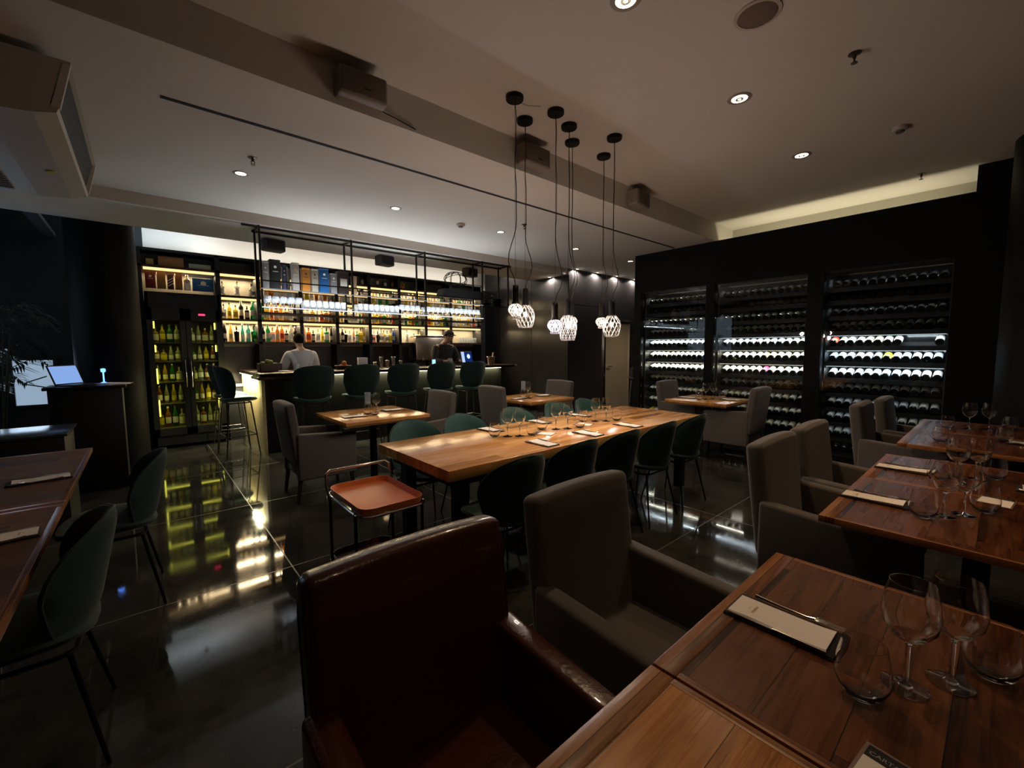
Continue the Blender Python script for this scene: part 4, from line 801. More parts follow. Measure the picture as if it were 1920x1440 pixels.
def shell(hw, z0, z1, y0, lean, wrap, thick, top_e, bot, nu=14, nv=14):
    """curved upholstered back: rounded top outline, sides wrapping forward"""
    g = G(); vs = []; fs = []
    def W(v):
        a = 1 - max(0, (v - 0.45) / 0.55) ** top_e; b = bot + (1 - bot) * min(1, (v / 0.45)) ** 0.6
        return hw * max(0.0, a) ** (1 / 2.0) * b
    def P(u, v, s):
        v_ = 1 - (1 - v) ** 1.35 if v > 0.5 else v * (1 - 0.5 ** 1.35) / 0.5
        w_ = W(v_); edge = (1 - abs(u) ** 6) * (1 - (2 * v_ - 1) ** 8); uu = u
        return (uu * w_, y0 + lean * v_ - wrap * (uu * w_ / hw) ** 2 + s * thick * (0.25 + 0.75 * max(0, edge)), z0 + (z1 - z0) * v_)
    for s in (-0.5, 0.5):
        for j in range(nv + 1):
            for i in range(nu + 1): vs.append(P(-1 + 2 * i / nu, j / nv * 0.995, s))
    A = (nu + 1) * (nv + 1)
    for j in range(nv):
        for i in range(nu):
            a = j * (nu + 1) + i; fs.append([a, a + 1, a + nu + 2, a + nu + 1]); fs.append([A + a, A + a + nu + 1, A + a + nu + 2, A + a + 1])
    ring = [i for i in range(nu + 1)] + [j * (nu + 1) + nu for j in range(1, nv + 1)] + [nv * (nu + 1) + i for i in range(nu - 1, -1, -1)] + [j * (nu + 1) for j in range(nv - 1, 0, -1)]
    for k in range(len(ring)):
        a, b = ring[k], ring[(k + 1) % len(ring)]; fs.append([a, A + a, A + b, b])
    g.add(vs, fs); out = [P(-1, j / nv * 0.995, 0.42) for j in range(nv + 1)] + [P(-1 + 2 * i / nu, 0.995, 0.42) for i in range(1, nu)] + [P(1, j / nv * 0.995, 0.42) for j in range(nv, -1, -1)]
    return g, out
def green_seat(t, z, m):
    g = G(); bm = bmesh.new(); bmesh.ops.create_uvsphere(bm, u_segments=28, v_segments=12, radius=1.0)
    for v in bm.verts:
        c = v.co; c.x = math.copysign(abs(c.x) ** 0.8, c.x) * 0.235; c.y = math.copysign(abs(c.y) ** 0.8, c.y) * 0.215; c.z = math.copysign(abs(c.z) ** 0.7, c.z) * 0.035
        c.z += 0.035 * (c.x / 0.235) ** 2
    g.frombm(bm, M=Matrix.Translation((0, -0.03, z))); return g.obj('seat', m, t)
def green_chair(M_green=M_green):
    t = thing('green_chair', 'x', 'chair')
    g, out = shell(0.245, 0.47, 0.855, 0.16, 0.08, 0.13, 0.045, 2.6, 0.72); b = g.obj('backrest', M_green, t)
    G().tube(out, 0.005, 6).obj('piping', M_green2, b)
    green_seat(t, 0.46, M_green)
    G().tube(ring_pts(0, -0.02, 0.415, 0.17, 0.15, 0.05), 0.008, 6, closed=True).obj('seat_ring', M_metalblk, t)
    for sx in (-1, 1):
        for sy in (-1, 1): G().tube([(sx * 0.15, sy * 0.13 - 0.02, 0.42), (sx * 0.22, sy * 0.21 - 0.02, 0.0)], [0.009, 0.007], 8).obj('leg', M_metalblk, t)
    return t
gc = Proto(green_chair()); gd = Proto(green_chair(M_green_shaded)); gg = 'green velvet chairs'
nl = ['nearest the leather armchair', 'second from the near end', 'third from the near end', 'fourth from the near end', 'farthest, at the right end']
gn = Proto(green_chair(mat('dimmed_green_velvet', (0.008, 0.036, 0.029), 0.8, sheen=0.2)))  # same green velvet, darkened in colour for backs turned from the lamps
for k, x in enumerate((1.60, 2.17, 2.68, 3.22, 3.76)): gn.put((x, 1.98 if k else 1.93, 0), pi, 'shaded green chair on the near side of the long table, ' + nl[k], 'green chairs on the near side of the long table')
fl = ['leftmost, beside the small bar table', 'second from the left', 'third from the left', 'fourth from the left', 'rightmost of the row']
for k, x in enumerate((1.66, 2.16, 2.79, 3.40, 3.90)): gc.put((x, 3.03, 0), 0, 'teal chair on the bar side of the long table, ' + fl[k], 'teal chairs on the far side of the long table')
for x, y, lb in ((-0.17, 3.3, 'shaded green chair beside the left edge table, farther one'), (-0.36, 2.2, 'shaded green chair beside the left edge table, nearer one')): gd.put((x, y, 0), -pi / 2, lb, 'green chairs at the left edge table')

def bar_stool():
    t = thing('bar_stool', 'x', 'bar stool')
    g, out = shell(0.26, 0.79, 1.235, 0.14, 0.10, 0.12, 0.05, 7.0, 0.7); b = g.obj('backrest', M_green_shaded, t); G().tube(out, 0.005, 6).obj('piping', M_green2, b)
    green_seat(t, 0.765, M_green)
    for sx in (-1, 1):
        for sy in (-1, 1): G().tube([(sx * 0.16, sy * 0.13, 0.73), (sx * 0.225, sy * 0.2, 0.0)], [0.010, 0.008], 8).obj('leg', mat('stool_leg', (0.12, 0.12, 0.12), 0.3, metal=0.9), t)
    q = 0.73 - 0.28; k = 1 - 0.28 / 0.73
    G().tube([(sx * (0.16 + 0.065 * k), sy * (0.13 + 0.07 * k), 0.28) for sx, sy in ((1, 1), (-1, 1), (-1, -1), (1, -1))], 0.008, 8, closed=True).obj('footrest', mat('stool_leg'), t)
    G().tube(ring_pts(0, 0, 0.728, 0.17, 0.14, 0.05), 0.008, 6, closed=True).obj('seat_ring', M_metalblk, t); return t
st = Proto(bar_stool()); sl = ['leftmost of the five along the bar front', 'second of the five along the bar front', 'middle one of the five along the bar front', 'fourth of the five along the bar front', 'rightmost of the five along the bar front']
for k, x in enumerate((1.72, 2.37, 3.02, 3.69, 4.32)): st.put((x, 6.12, 0), pi, 'green velvet bar stool seen from behind, ' + sl[k], 'green bar stools at the counter')
st.put((0.95, 6.92, 0), pi / 2 + 0.1, 'green bar stool by the lit left side of the bar, nearer one', 'green bar stools at the left side of the bar'); st.put((0.95, 7.6, 0), pi / 2, 'green bar stool by the lit left side of the bar, farther one', 'green bar stools at the left side of the bar')
t = thing('dark_bar_chair', 'dark leather bar chair on thin legs far back, before the steel door', 'bar stool', (8.3, 5.3, 0), 2.2)
g, out = shell(0.2, 0.78, 1.05, 0.14, 0.06, 0.12, 0.04, 5, 0.9); g.obj('backrest', mat('dark_purple_leather', (0.05, 0.04, 0.05), 0.25), t); green_seat(t, 0.765, mat('dark_purple_leather'))
for sx in (-1, 1):
    for sy in (-1, 1): G().tube([(sx * 0.16, sy * 0.13, 0.73), (sx * 0.2, sy * 0.18, 0.0)], 0.009, 8).obj('leg', M_chrome, t)

# ================================================================ table settings
def fork_mesh():
    g = G(); g.tube([(0, -0.1, 0.006), (0, -0.04, 0.003), (0, 0.02, 0.003), (0, 0.04, 0.006)], [0.0045, 0.003, 0.0022, 0.003], 8)
    g.box((0, 0.052, 0.007), (0.02, 0.026, 0.002), 0.0008)
    for k in range(4): g.tube([(-0.0085 + k * 0.0057, 0.062, 0.007), (-0.0085 + k * 0.0057, 0.085, 0.005), (-0.0085 + k * 0.0057, 0.1, 0.0075)], [0.0015, 0.0014, 0.0006], 6)
    return g.mesh('fork', M_cutlery)
def knife_mesh():
    g = G(); g.tube([(0, -0.11, 0.004), (0, -0.02, 0.004), (0, 0.0, 0.004)], [0.0055, 0.004, 0.003], 8); g.prism([(-0.003, 0.0), (0.008, 0.0), (0.009, 0.06), (0.004, 0.1), (-0.003, 0.11)], 2, 0.0032, 0.0048); return g.mesh('knife', M_cutlery)
def cloth_mesh():
    g = G(); g.box((0, 0, 0.002), (0.125, 0.245, 0.004), 0.0015); g.box((0.001, 0.001, 0.0052), (0.12, 0.24, 0.0028), 0.001); return g.mesh('dark_napkin', M_cloth)
FK, KN, CL = fork_mesh(), knife_mesh(), cloth_mesh()
def text_mesh(s, size, m, name):
    cu = bpy.data.curves.new('t', 'FONT'); cu.body = s; cu.size = size; cu.align_x = 'CENTER'; cu.align_y = 'CENTER'; o = bpy.data.objects.new('t', cu)
    C.objects.link(o); dg = bpy.context.evaluated_depsgraph_get(); me = bpy.data.meshes.new_from_object(o.evaluated_get(dg)); bpy.data.objects.remove(o); me.name = name; me.materials.clear(); me.materials.append(m); return me
def card_proto():
    bm = bmesh.new(); bmesh.ops.create_cube(bm, size=1); bmesh.ops.scale(bm, vec=(0.095, 0.215, 0.0012), verts=bm.verts); bmesh.ops.subdivide_edges(bm, edges=[e for e in bm.edges if e.calc_length() > 0.2], cuts=10)
    for v in bm.verts: q = max(0, (-v.co.y - 0.03) / 0.08); v.co.z += 0.0045 * q * q
    t = G().frombm(bm, 0, False).obj('menu_card', M_paper)
    ink = mat('faded_ink', (0.3, 0.22, 0.12), 0.8)
    for s_, sz, yy in (('VERBENA', 0.0095, 0.058), ('RESTO', 0.0045, 0.07)):
        k = bpy.data.objects.new('printed_name', text_mesh(s_, sz, ink, 'printed_name')); C.objects.link(k); k.parent = t; k.location = (0, yy, 0.0009)
    t['category'] = 'menu card'; return t
card = Proto(card_proto())
def setting(x, y, where, rz=0.0, z=0.75):
    c, s = cos(rz), sin(rz); P = lambda a, b, h: (x + a * c - b * s, y + a * s + b * c, z + h)
    put(CL, 'dark_napkin', P(0.0, -0.008, 0), 'dark napkin, ' + where, 'napkin', None, rz)
    card.put(P(0.0, 0.0, 0.0083), rz, 'white menu card, ' + where)
    put(KN, 'knife', P(-0.056, 0.0, 0.0068), 'steel knife, ' + where, 'knife', None, rz)
    put(FK, 'fork', P(0.0565 + 0.01, -0.04 + 0.02, 0.0066), 'steel fork, ' + where, 'fork', None, rz + pi)
setting(1.185, 0.335, 'on the front dark table'); setting(2.50, 0.36, 'on the second row table, nearer one'); setting(3.24, 0.35, 'on the second row table, farther one')
setting(2.52, -0.24, 'on the second row table, nearer one, at the right photo edge', pi); setting(3.22, -0.2, 'on the second row table, farther one, at the right photo edge', pi); setting(4.72, -0.16, 'on the third row table at the right photo edge', pi)
for k, x in enumerate((2.19, 2.72, 3.28)): setting(x, 2.19, 'near side of the long table, %s from the left' % ['first', 'second', 'third'][k], pi)
for k, x in enumerate((2.22, 2.80, 3.38)): setting(x, 2.86, 'bar side of the long table, %s from the left' % ['first', 'second', 'third'][k])
setting(-0.45, 3.38, 'on the left edge table, farther one', -1.45); setting(-0.45, 2.40, 'on the left edge table, nearer one', -1.5)
setting(1.62, 4.38, 'left side of the small bar table', pi / 2); setting(2.14, 4.56, 'right side of the small bar table', -pi / 2); setting(3.95, 4.4, 'left side of the table behind the long table', pi / 2); setting(4.46, 4.45, 'right side of the table behind the long table', -pi / 2)
setting(5.72, 2.88, 'far side of the table before the wine wall', 0); setting(5.9, 2.36, 'near side of the table before the wine wall', pi)
def wg(x, y, lb, z=0.75, s=1.0, g_='stemmed wine glasses'): put(GW, 'wine_glass', (x, y, z), lb, 'wine glass', g_, 0, (s, s, s))
def tg(x, y, lb, z=0.75, s=1.0, g_='stemless water glasses'): put(GT, 'water_glass', (x, y, z), lb, 'water glass', g_, 0, (s, s, s))
wg(1.15, 0.095, 'large stemmed wine glass on the front table, left of the pair'); wg(1.235, 0.035, 'large stemmed wine glass on the front table, right of the pair')
tg(1.055, 0.15, 'stemless glass on the front table beside the menu card'); tg(1.325, -0.02, 'stemless glass on the front table at the right photo edge')
for (x, y), lb in (((2.47, 0.13), 'stemmed glass on the second row table nearer half, left of its pair'), ((2.55, 0.075), 'stemmed glass on the second row table nearer half, right of its pair'), ((3.17, 0.13), 'stemmed glass on the second row table farther half, left of its pair'), ((3.255, 0.06), 'stemmed glass on the second row table farther half, right of its pair'), ((5.26, 0.17), 'stemmed glass on the third row table, left of its pair'), ((5.36, 0.06), 'stemmed glass on the third row table, right of its pair'),
                   ((2.165, 2.56), 'wine glass of the left pair on the long table, left one'), ((2.245, 2.505), 'wine glass of the left pair on the long table, right one'), ((2.67, 2.51), 'wine glass of the middle pair on the long table, left one'), ((2.765, 2.46), 'wine glass of the middle pair on the long table, right one'), ((3.24, 2.53), 'wine glass of the right pair on the long table, left one'), ((3.325, 2.47), 'wine glass of the right pair on the long table, right one'),
                   ((5.72, 2.62), 'stemmed glass on the table before the wine wall, left one'), ((5.82, 2.56), 'stemmed glass on the table before the wine wall, right one')): wg(x, y, lb)
for (x, y), lb in (((2.395, 0.185), 'stemless glass on the second row table nearer half, left end of the glasses'), ((2.66, 0.02), 'stemless glass on the second row table nearer half, beside the small card'), ((3.09, 0.19), 'stemless glass on the second row table farther half, left one'), ((3.37, -0.0), 'stemless glass on the second row table farther half, right one'), ((4.40, 0.28), 'stemless glass alone on the third row table nearer half'), ((4.72, -0.03), 'stemless glass by the menu card on the third row table'), ((5.17, 0.29), 'stemless glass on the third row table farther half, left one'), ((5.46, -0.06), 'stemless glass on the third row table farther half, right one'),
                   ((2.08, 2.62), 'stemless glass at the left end of the long table glasses'), ((2.34, 2.46), 'stemless glass right of the left wine glass pair on the long table'), ((2.57, 2.58), 'stemless glass left of the middle wine glass pair on the long table'), ((2.88, 2.42), 'stemless glass right of the middle wine glass pair on the long table'), ((3.13, 2.59), 'stemless glass left of the right wine glass pair on the long table'), ((3.44, 2.43), 'stemless glass at the right end of the long table glasses'),
                   ((5.62, 2.66), 'stemless glass on the table before the wine wall, left one'), ((5.95, 2.5), 'stemless glass on the table before the wine wall, right one'), ((-0.62, 3.12), 'stemless glass on the left edge table near the farther menu card')): tg(x, y, lb)
for cx, cy, w_ in ((1.80, 4.42, 'the small bar table'), (3.98, 4.30 + 0.1, 'the table behind the long table')):
    put(GU, 'tumbler', (cx + (0.06 if cx > 3 else 0), cy + 0.03, 0.863), 'straight glass stacked on the stemless one on ' + w_, 'glass', None, 0, (0.95, 0.95, 1.25))
    tg(cx + (0.06 if cx > 3 else 0), cy + 0.03, 'stemless glass under the stacked one on ' + w_); put(GW, 'wine_glass', (cx + 0.1 + (0.06 if cx > 3 else 0), cy + 0.04, 0.75), 'tall stemmed glass on ' + w_, 'wine glass', 'stemmed wine glasses'); tg(cx + (0.05 if cx > 3 else -0.01) + 0.04, cy - 0.07, 'stemless glass in front of the cluster on ' + w_)
# small printed cards
def code_card(x, y, rz, lb, scale=1.0):
    t = thing('table_card', lb, 'card', (x, y, 0.75), rz, 'small printed cards on the tables')
    G().box((0, 0, 0.0015), (0.112, 0.165, 0.003), 0.001).obj('holder', mat('card_holder', (0.22, 0.15, 0.12), 0.25), t)
    G().box((0, -0.012, 0.0036), (0.1, 0.13, 0.0008)).obj('white_card', M_paper, t)
    hd = G().box((0, 0.061, 0.0037), (0.1, 0.03, 0.001)).obj('black_header', mat('card_black', (0.012, 0.01, 0.01), 0.4), t)
    k = bpy.data.objects.new('header_text', text_mesh('CARTA DIGITAL', 0.0125, mat('header_ink', (0.35, 0.33, 0.36), 0.5), 'header_text')); C.objects.link(k); k.parent = hd; k.location = (0, 0.058, 0.0044)
code_card(0.845, 0.075, -pi / 2 - 0.12, 'small card with a black header on the front dark table')
code_card(2.87, -0.01, -pi / 2 - 0.1, 'small pale card at the seam of the second row tables')
code_card(2.46, 2.44, 0.4, 'small pale card in the left half of the long table'); code_card(3.02, 2.5, 0.4, 'small pale card in the right half of the long table')

# ---- serving trolley
t = thing('serving_trolley', 'small tubular trolley with an orange tray beside the long table', 'trolley', (0.99, 2.38, 0))
M_tray = mat('orange_tray', (0.66, 0.17, 0.04), 0.4)
def tray(z, m, nm):
    hx, hy, rr = 0.185, 0.275, 0.07
    inn = [(p[0], p[1]) for p in ring_pts(0, 0, 0, hx - 0.014, hy - 0.014, rr - 0.012)]; mid = [(p[0], p[1]) for p in ring_pts(0, 0, 0, hx - 0.008, hy - 0.008, rr - 0.008)]; out = [(p[0], p[1]) for p in ring_pts(0, 0, 0, hx, hy, rr)]; n = len(out)
    lay = [(inn, 0.0), (mid, 0.0), (out, 0.036), ([(a * 0.985, b * 0.99) for a, b in out], 0.036), ([(a * 0.985, b * 0.99) for a, b in inn], 0.006)]
    vs = []; fs = []
    for P, h in lay: vs += [(a, b, z + h) for a, b in P]
    for l in range(4):
        for i in range(n): j = (i + 1) % n; fs.append([l * n + i, l * n + j, (l + 1) * n + j, (l + 1) * n + i])
    fs.append([4 * n + i for i in range(n)]); fs.append([i for i in range(n)][::-1]); return G().add(vs, fs).obj(nm, m, t)
tray(0.585, M_tray, 'upper_tray'); tray(0.175, mat('dark_red_tray', (0.06, 0.01, 0.006), 0.4), 'lower_tray')
for z in (0.582, 0.172): G().tube(ring_pts(0, 0, z, 0.195, 0.285, 0.075), 0.0075, 8, closed=True).obj('shelf_frame', M_chrome, t)
for sx in (-1, 1):
    for sy in (-1, 1): G().tube([(sx * 0.195, sy * 0.2, 0.03), (sx * 0.195, sy * 0.2, 0.59)], 0.009, 10).obj('leg', M_metalblk, t)
    for sy in (-1, 1): G().lathe([(0.0, -0.008), (0.028, -0.008), (0.028, 0.008), (0, 0.008)], 18, cap=False, M=Matrix.Translation((sx * 0.195, sy * 0.2, 0.028)) @ Euler((0, pi / 2, 0)).to_matrix().to_4x4()).obj('caster', M_metalblk, t)
G().tube([(-0.2, 0.2, 0.56), (-0.205, 0.23, 0.64), (-0.2, 0.245, 0.70), (-0.175, 0.25, 0.718), (0.175, 0.25, 0.718), (0.2, 0.245, 0.70), (0.205, 0.23, 0.64), (0.2, 0.2, 0.56)], 0.008, 10).obj('handle', M_chrome, t)

# ================================================================ left corner: host stand, laptop, plants
t = thing('host_stand', 'black host stand with papers and blue light before the round column', 'stand', (-0.45, 6.25, 0))
G().bb(-0.27, 0.27, -0.2, 0.2, 0, 1.06, 0.004).obj('cabinet', M_black, t); G().bb(-0.3, 0.3, -0.23, 0.23, 1.06, 1.09, 0.004).obj('top', M_base, t)
t = thing('laptop', 'open laptop glowing pale blue on the host stand', 'laptop', (-0.50, 6.22, 1.09), 0.9)
G().box((0, 0, 0.008), (0.3, 0.21, 0.014), 0.004).obj('keyboard_base', M_base, t); G().box((0, 0.14, 0.11), (0.3, 0.008, 0.21), 0.003, rot=(-0.35, 0, 0)).obj('lid', M_base, t); G().box((0, 0.133, 0.112), (0.28, 0.002, 0.185), rot=(-0.35, 0, 0)).obj('screen', emis('laptop_glow', (0.3, 0.5, 1.0), 0.8), t)
g = G(); g.box((0, 0, 0.003), (0.2, 0.28, 0.006), 0.001); g.box((0.02, 0, 0.009), (0.19, 0.27, 0.006), 0.001, rot=(0, 0, 0.2)); tag(g.obj('menu_stack', M_paper, loc=(-0.27, 6.2, 1.09), rz=0.6), 'stack of pale menus on the host stand', 'menus')
g = G(); g.lathe([(0.03, 0), (0.03, 0.01), (0.006, 0.02), (0.006, 0.12), (0.02, 0.13), (0.02, 0.16), (0, 0.165)], 18); tag(g.obj('blue_lamp', [emis('blue_led', (0.08, 0.25, 1.0), 5.0)], loc=(-0.33, 6.38, 1.09)), 'small glowing blue lamp on the host stand', 'lamp')
lamp('blue_glow', 'POINT', (-0.33, 6.38, 1.236), 1.6, (0.12, 0.3, 1.0), 0.024)
t = thing('side_cabinet', 'low dark cabinet between the host stand and the left edge table', 'cabinet', (-0.85, 5.1, 0)); G().bb(-0.35, 0.35, -0.3, 0.3, 0, 0.78, 0.004).obj('body', M_black, t); G().bb(-0.37, 0.37, -0.32, 0.32, 0.78, 0.8, 0.003).obj('top', mat('slate_top', (0.03, 0.035, 0.04), 0.25), t)
M_leaf = mat('palm_leaf', (0.02, 0.05, 0.03), 0.35, spec=0.8)
def palm(x, y, h, lb, seed, nfr=15, rad=0.5):
    rnd = random.Random(seed); t = thing('potted_palm', lb, 'plant', (x, y, 0)); G().lathe([(0.13, 0), (0.18, 0.34), (0.19, 0.36), (0.17, 0.36), (0.16, 0.32), (0, 0.32)], 28).obj('pot', M_black, t)
    g, l = G(), G()
    for k in range(nfr):
        a = 2 * pi * k / nfr + rnd.uniform(-.3, .3); hh = h * rnd.uniform(0.6, 1.0); bx, by = 0.05 * cos(a * 2), 0.05 * sin(a * 2); R_ = rad * rnd.uniform(0.7, 1.1)
        P = [Vector((bx, by, 0.32)), Vector((bx * 1.5 + 0.05 * cos(a), by * 1.5 + 0.05 * sin(a), hh * 0.6)), Vector((0.35 * R_ * cos(a), 0.35 * R_ * sin(a), hh * 0.93)), Vector((0.72 * R_ * cos(a), 0.72 * R_ * sin(a), hh)), Vector((R_ * cos(a), R_ * sin(a), hh * 0.9))]
        g.tube(P, [0.008, 0.007, 0.005, 0.004, 0.002], 5)
        for q in range(16):
            tt = q / 15; i = min(1, int(tt * 2)); fr = tt * 2 - i; p = P[2 + i].lerp(P[3 + i], fr) if 3 + i < 5 else P[4]
            for s in (-1, 1):
                d = Vector((cos(a + s * 1.0), sin(a + s * 1.0), rnd.uniform(-0.5, 0.05))).normalized(); L_ = 0.24 * (1 - 0.5 * tt) * rnd.uniform(0.8, 1.1); n_ = Vector((-d.y, d.x, 0)).normalized() * 0.011
                m_ = p + d * L_ * 0.45 + Vector((0, 0, 0.006)); l.add([p, m_ + n_, p + d * L_ + Vector((0, 0, -0.03)), m_ - n_, m_ + Vector((0, 0, 0.004))], [[0, 1, 4], [1, 2, 4], [2, 3, 4], [3, 0, 4]])
    g.obj('stems', mat('palm_stem', (0.03, 0.04, 0.02), 0.6), t); l.obj('leaves', M_leaf, t)
palm(-1.12, 6.35, 1.95, 'leafy palm in a black pot by the dark window, left of the column', 1); palm(-1.45, 7.6, 1.5, 'smaller palm in front of the pale blue window', 2, 12, 0.42)
lamp('cool_fill_left', 'AREA', (-2.02, 7.0, 1.9), 4, (0.62, 0.8, 1.0), 1.2, rot=(0, radians(-90), 0), sy=1.6)  # unseen area lamp added to cool the palms and left ceiling
lamp('window_spill', 'AREA', (-1.34, 8.5, 1.05), 4, (0.6, 0.78, 1.0), 0.7, rot=(radians(-90), 0, 0), sy=0.5)

# ================================================================ people
def skin(name, P, E, rad, m, parent, root, lvl=2):
    ks = list(P); me = bpy.data.meshes.new(name); me.from_pydata([P[k] for k in ks], [(ks.index(a), ks.index(b)) for a, b in E], [])
    o = bpy.data.objects.new(name, me); C.objects.link(o); o.parent = parent; me.materials.append(m)
    if not me.skin_vertices:
        bm = bmesh.new(); bm.from_mesh(me); bm.verts.layers.skin.verify(); bm.to_mesh(me); bm.free()
    for i, k in enumerate(ks):
        rr = rad[k]; me.skin_vertices[0].data[i].radius = rr if isinstance(rr, tuple) else (rr, rr); me.skin_vertices[0].data[i].use_root = (k == root)
    sk = o.modifiers.new('skin', 'SKIN'); sk.use_smooth_shade = True; sk.branch_smoothing = 0.6; sb_ = o.modifiers.new('sub', 'SUBSURF'); sb_.levels = lvl; sb_.render_levels = lvl; return o
def person(loc, rz, label, shirt, trouser, hair, k, lean, head_dn, arm, cap=None, sleeve=1.0):
    """faces local -Y; k scales height; lean pitches the trunk forward; arm = (elbow, wrist) offsets from the shoulder for the right side"""
    t = thing('person', label, 'person', loc, rz); H = lambda p: (p[0] * k, p[1] * k, p[2] * k)
    P = {'pel': (0, 0, 0.96), 'waist': (0, -0.02 - lean * .1, 1.08), 'chest': (0, -0.02 - lean * 0.3, 1.28), 'up': (0, 0.0 - lean * 0.45, 1.41), 'neck': (0, -0.01 - lean * 0.55, 1.49)}
    ny = P['neck'][1]; P['jaw'] = (0, ny - 0.03 - head_dn * 0.05, 1.56 - head_dn * 0.02); P['head'] = (0, ny - 0.02 - head_dn * 0.09, 1.64 - head_dn * 0.03); P['crown'] = (0, ny - 0.01 - head_dn * 0.11, 1.70 - head_dn * 0.045)
    R_ = {'pel': (0.15, 0.11), 'waist': (0.135, 0.1), 'chest': (0.16, 0.11), 'up': (0.12, 0.085), 'neck': 0.055, 'jaw': (0.058, 0.068), 'head': (0.076, 0.094), 'crown': (0.062, 0.075)}
    E = [('pel', 'waist'), ('waist', 'chest'), ('chest', 'up'), ('up', 'neck'), ('neck', 'jaw'), ('jaw', 'head'), ('head', 'crown')]
    for s, n in ((1, 'r'), (-1, 'l')):
        sh_ = Vector((s * 0.185, P['up'][1] + 0.0, 1.40)); el = sh_ + Vector((s * arm[0][0], arm[0][1], arm[0][2])); wr = el + Vector((s * arm[1][0], arm[1][1], arm[1][2])); d = (wr - el).normalized(); pa = wr + d * 0.05
        P.update({n + 'sh': sh_, n + 'el': el, n + 'wr': wr, n + 'pa': pa}); R_.update({n + 'sh': 0.062, n + 'el': 0.042, n + 'wr': 0.027, n + 'pa': (0.034, 0.018)}); E += [('up', n + 'sh'), (n + 'sh', n + 'el'), (n + 'el', n + 'wr'), (n + 'wr', n + 'pa')]
        sd_ = d.cross(Vector((0, 0, 1))).normalized()
        for i in range(4):
            b = pa + sd_ * (i - 1.5) * 0.02 + d * 0.035; L_ = (0.06, 0.07, 0.066, 0.05)[i]; c1 = b + d * L_ * 0.5 + Vector((0, 0, -0.008)); c2 = c1 + d * L_ * 0.4 + Vector((0, 0, -0.022))
            for q, (nm, p) in enumerate((('a', b), ('b', c1), ('c', c2))): P['%sf%d%s' % (n, i, nm)] = p; R_['%sf%d%s' % (n, i, nm)] = (0.0095, 0.009, 0.0075)[q]
            E += [(n + 'pa', '%sf%da' % (n, i)), ('%sf%da' % (n, i), '%sf%db' % (n, i)), ('%sf%db' % (n, i), '%sf%dc' % (n, i))]
        th = wr + d * 0.025 - sd_ * s * 0.03; t2 = th + d * 0.03 - sd_ * s * 0.018 + Vector((0, 0, -0.01)); P[n + 't1'] = th; P[n + 't2'] = t2; R_[n + 't1'] = 0.011; R_[n + 't2'] = 0.009; E += [(n + 'wr', n + 't1'), (n + 't1', n + 't2')]
        P.update({n + 'hip': (s * 0.095, 0.0, 0.88), n + 'kn': (s * 0.1, -0.02, 0.5), n + 'an': (s * 0.105, 0.02, 0.09), n + 'toe': (s * 0.115, -0.12, 0.03)}); R_.update({n + 'hip': 0.09, n + 'kn': 0.058, n + 'an': 0.036, n + 'toe': (0.036, 0.022)}); E += [('pel', n + 'hip'), (n + 'hip', n + 'kn'), (n + 'kn', n + 'an'), (n + 'an', n + 'toe')]
    PP = {a: H(b) for a, b in P.items()}; RR = {a: (tuple(v * k for v in b) if isinstance(b, tuple) else b * k) for a, b in R_.items()}
    skin('body', PP, E, RR, M_skin, t, 'pel')
    ks = ['pel', 'waist', 'chest', 'up']; SP = {a: PP[a] for a in ks}; SR = {'pel': (0.172, 0.13), 'waist': (0.165, 0.13), 'chest': (0.182, 0.135), 'up': (0.155, 0.118)}; SE = [('pel', 'waist'), ('waist', 'chest'), ('chest', 'up')]
    SP['col'] = tuple(Vector(PP['up']).lerp(Vector(PP['neck']), 0.72)); SR['col'] = 0.07; SE.append(('up', 'col'))
    for n in 'rl':
        SP[n + 'sh'] = PP[n + 'sh']; SP[n + 'el'] = PP[n + 'el']; SP[n + 'wr'] = tuple(Vector(PP[n + 'el']).lerp(Vector(PP[n + 'wr']), 0.88 * sleeve)); SR.update({n + 'sh': 0.098, n + 'el': 0.066, n + 'wr': 0.046}); SE += [('up', n + 'sh'), (n + 'sh', n + 'el'), (n + 'el', n + 'wr')]
    skin('shirt', SP, SE, {a: (tuple(v * k for v in b) if isinstance(b, tuple) else b * k) for a, b in SR.items()}, shirt, t, 'chest')
    TP = {'pel': PP['pel']}; TR = {'pel': (0.165 * k, 0.125 * k)}; TE = []
    for n in 'rl':
        for q, rr in (('hip', 0.105), ('kn', 0.075), ('an', 0.06)): TP[n + q] = PP[n + q]; TR[n + q] = rr * k
        TE += [('pel', n + 'hip'), (n + 'hip', n + 'kn'), (n + 'kn', n + 'an')]
    skin('trousers', TP, TE, TR, trouser, t, 'pel')
    for n in 'rl': a = Vector(PP[n + 'toe']); g = G(); g.ball(tuple(a + Vector((0, 0.06, 0.008))), 0.05, sc=(0.95, 2.4, 0.75)); g.obj('shoe', M_black, t)
    hc = Vector(PP['head']); hcr = Vector(PP['crown'])
    g = G(); bm = bmesh.new(); bmesh.ops.create_uvsphere(bm, u_segments=24, v_segments=16, radius=1)
    for v in list(bm.verts):
        if v.co.z < -0.35 + 0.5 * (-v.co.y) or (v.co.y < -0.55 and v.co.z < 0.45): bm.verts.remove(v)
    for v in bm.verts: v.co = Vector((v.co.x * 0.083, v.co.y * 0.102, v.co.z * 0.108)) * k
    g.frombm(bm, M=Matrix.Translation(hc + Vector((0, 0.012, 0.018)))); g.obj('hair', hair, t)
    fy = hc.y - 0.092 * k
    g = G(); g.tube([(0, fy + 0.012, hc.z + 0.012), (0, fy - 0.012, hc.z - 0.022), (0, fy + 0.008, hc.z - 0.03)], [0.007, 0.013, 0.008], 8); g.obj('nose', M_skin, t)
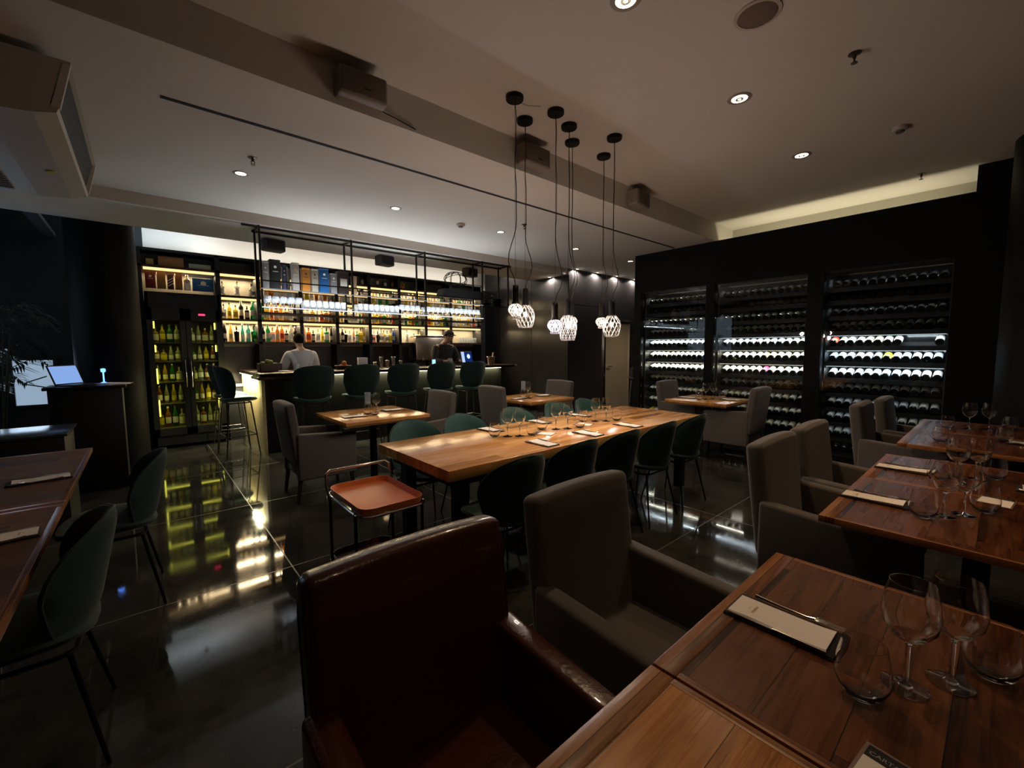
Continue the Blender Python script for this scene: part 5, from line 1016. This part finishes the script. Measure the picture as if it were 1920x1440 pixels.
    for s in (-1, 1): G().ball((s * 0.03, fy + 0.012, hc.z + 0.008), 0.011, sc=(1.2, 0.6, 0.7)).obj('eye', mat('eye_dark', (0.04, 0.03, 0.03), 0.2), t); G().ball((s * 0.079 * k, hc.y + 0.01, hc.z - 0.01), 0.024, sc=(0.35, 0.8, 1.2)).obj('ear', M_skin, t)
    G().ball((0, fy + 0.02, hc.z - 0.055), 0.02, sc=(1.2, 0.5, 0.3)).obj('mouth', mat('lip', (0.3, 0.12, 0.1), 0.5), t)
    if cap:
        g = G(); bm = bmesh.new(); bmesh.ops.create_uvsphere(bm, u_segments=24, v_segments=14, radius=1)
        for v in list(bm.verts):
            if v.co.z < 0.05: bm.verts.remove(v)
        for v in bm.verts: v.co = Vector((v.co.x * 0.092, v.co.y * 0.11, v.co.z * 0.095)) * k
        g.frombm(bm, M=Matrix.Translation(hc + Vector((0, 0.0, 0.03)))); g.add([(-0.075, hc.y - 0.07, hc.z + 0.035), (0.075, hc.y - 0.07, hc.z + 0.035), (0.06, hc.y - 0.16, hc.z + 0.018), (0, hc.y - 0.185, hc.z + 0.014), (-0.06, hc.y - 0.16, hc.z + 0.018), (-0.075, hc.y - 0.07, hc.z + 0.043), (0.075, hc.y - 0.07, hc.z + 0.043), (0.06, hc.y - 0.16, hc.z + 0.026), (0, hc.y - 0.185, hc.z + 0.022), (-0.06, hc.y - 0.16, hc.z + 0.026)], [[0, 1, 2, 3, 4], [5, 6, 7, 8, 9], [0, 1, 6, 5], [1, 2, 7, 6], [2, 3, 8, 7], [3, 4, 9, 8], [4, 0, 5, 9]]); g.obj('cap', cap, t)
    return t
M_shirtw = mat('white_checked_shirt', (0.62, 0.62, 0.62), 0.85, bump=0.5, bscale=18, var=0.12, vscale=40); M_shirtd = mat('black_shirt', (0.025, 0.024, 0.026), 0.8, bump=0.3, bscale=15); M_hair = mat('dark_hair', (0.008, 0.006, 0.005), 0.9, spec=0.1, bump=0.4, bscale=90)
person((1.96, 7.42, 0), pi, 'person in a light patterned shirt behind the bar, seen from behind', M_shirtw, M_black, M_hair, 0.985, 0.22, 0.8, ((0.08, -0.12, -0.26), (-0.04, -0.24, -0.05)))
person((4.55, 7.38, 0), 0, 'person in a dark shirt and cap behind the bar, facing the room and looking down', M_shirtd, M_black, M_hair, 1.055, 0.12, 1.6, ((0.07, -0.08, -0.27), (-0.10, -0.22, 0.02)), cap=mat('cap_cloth', (0.02, 0.018, 0.018), 0.8))
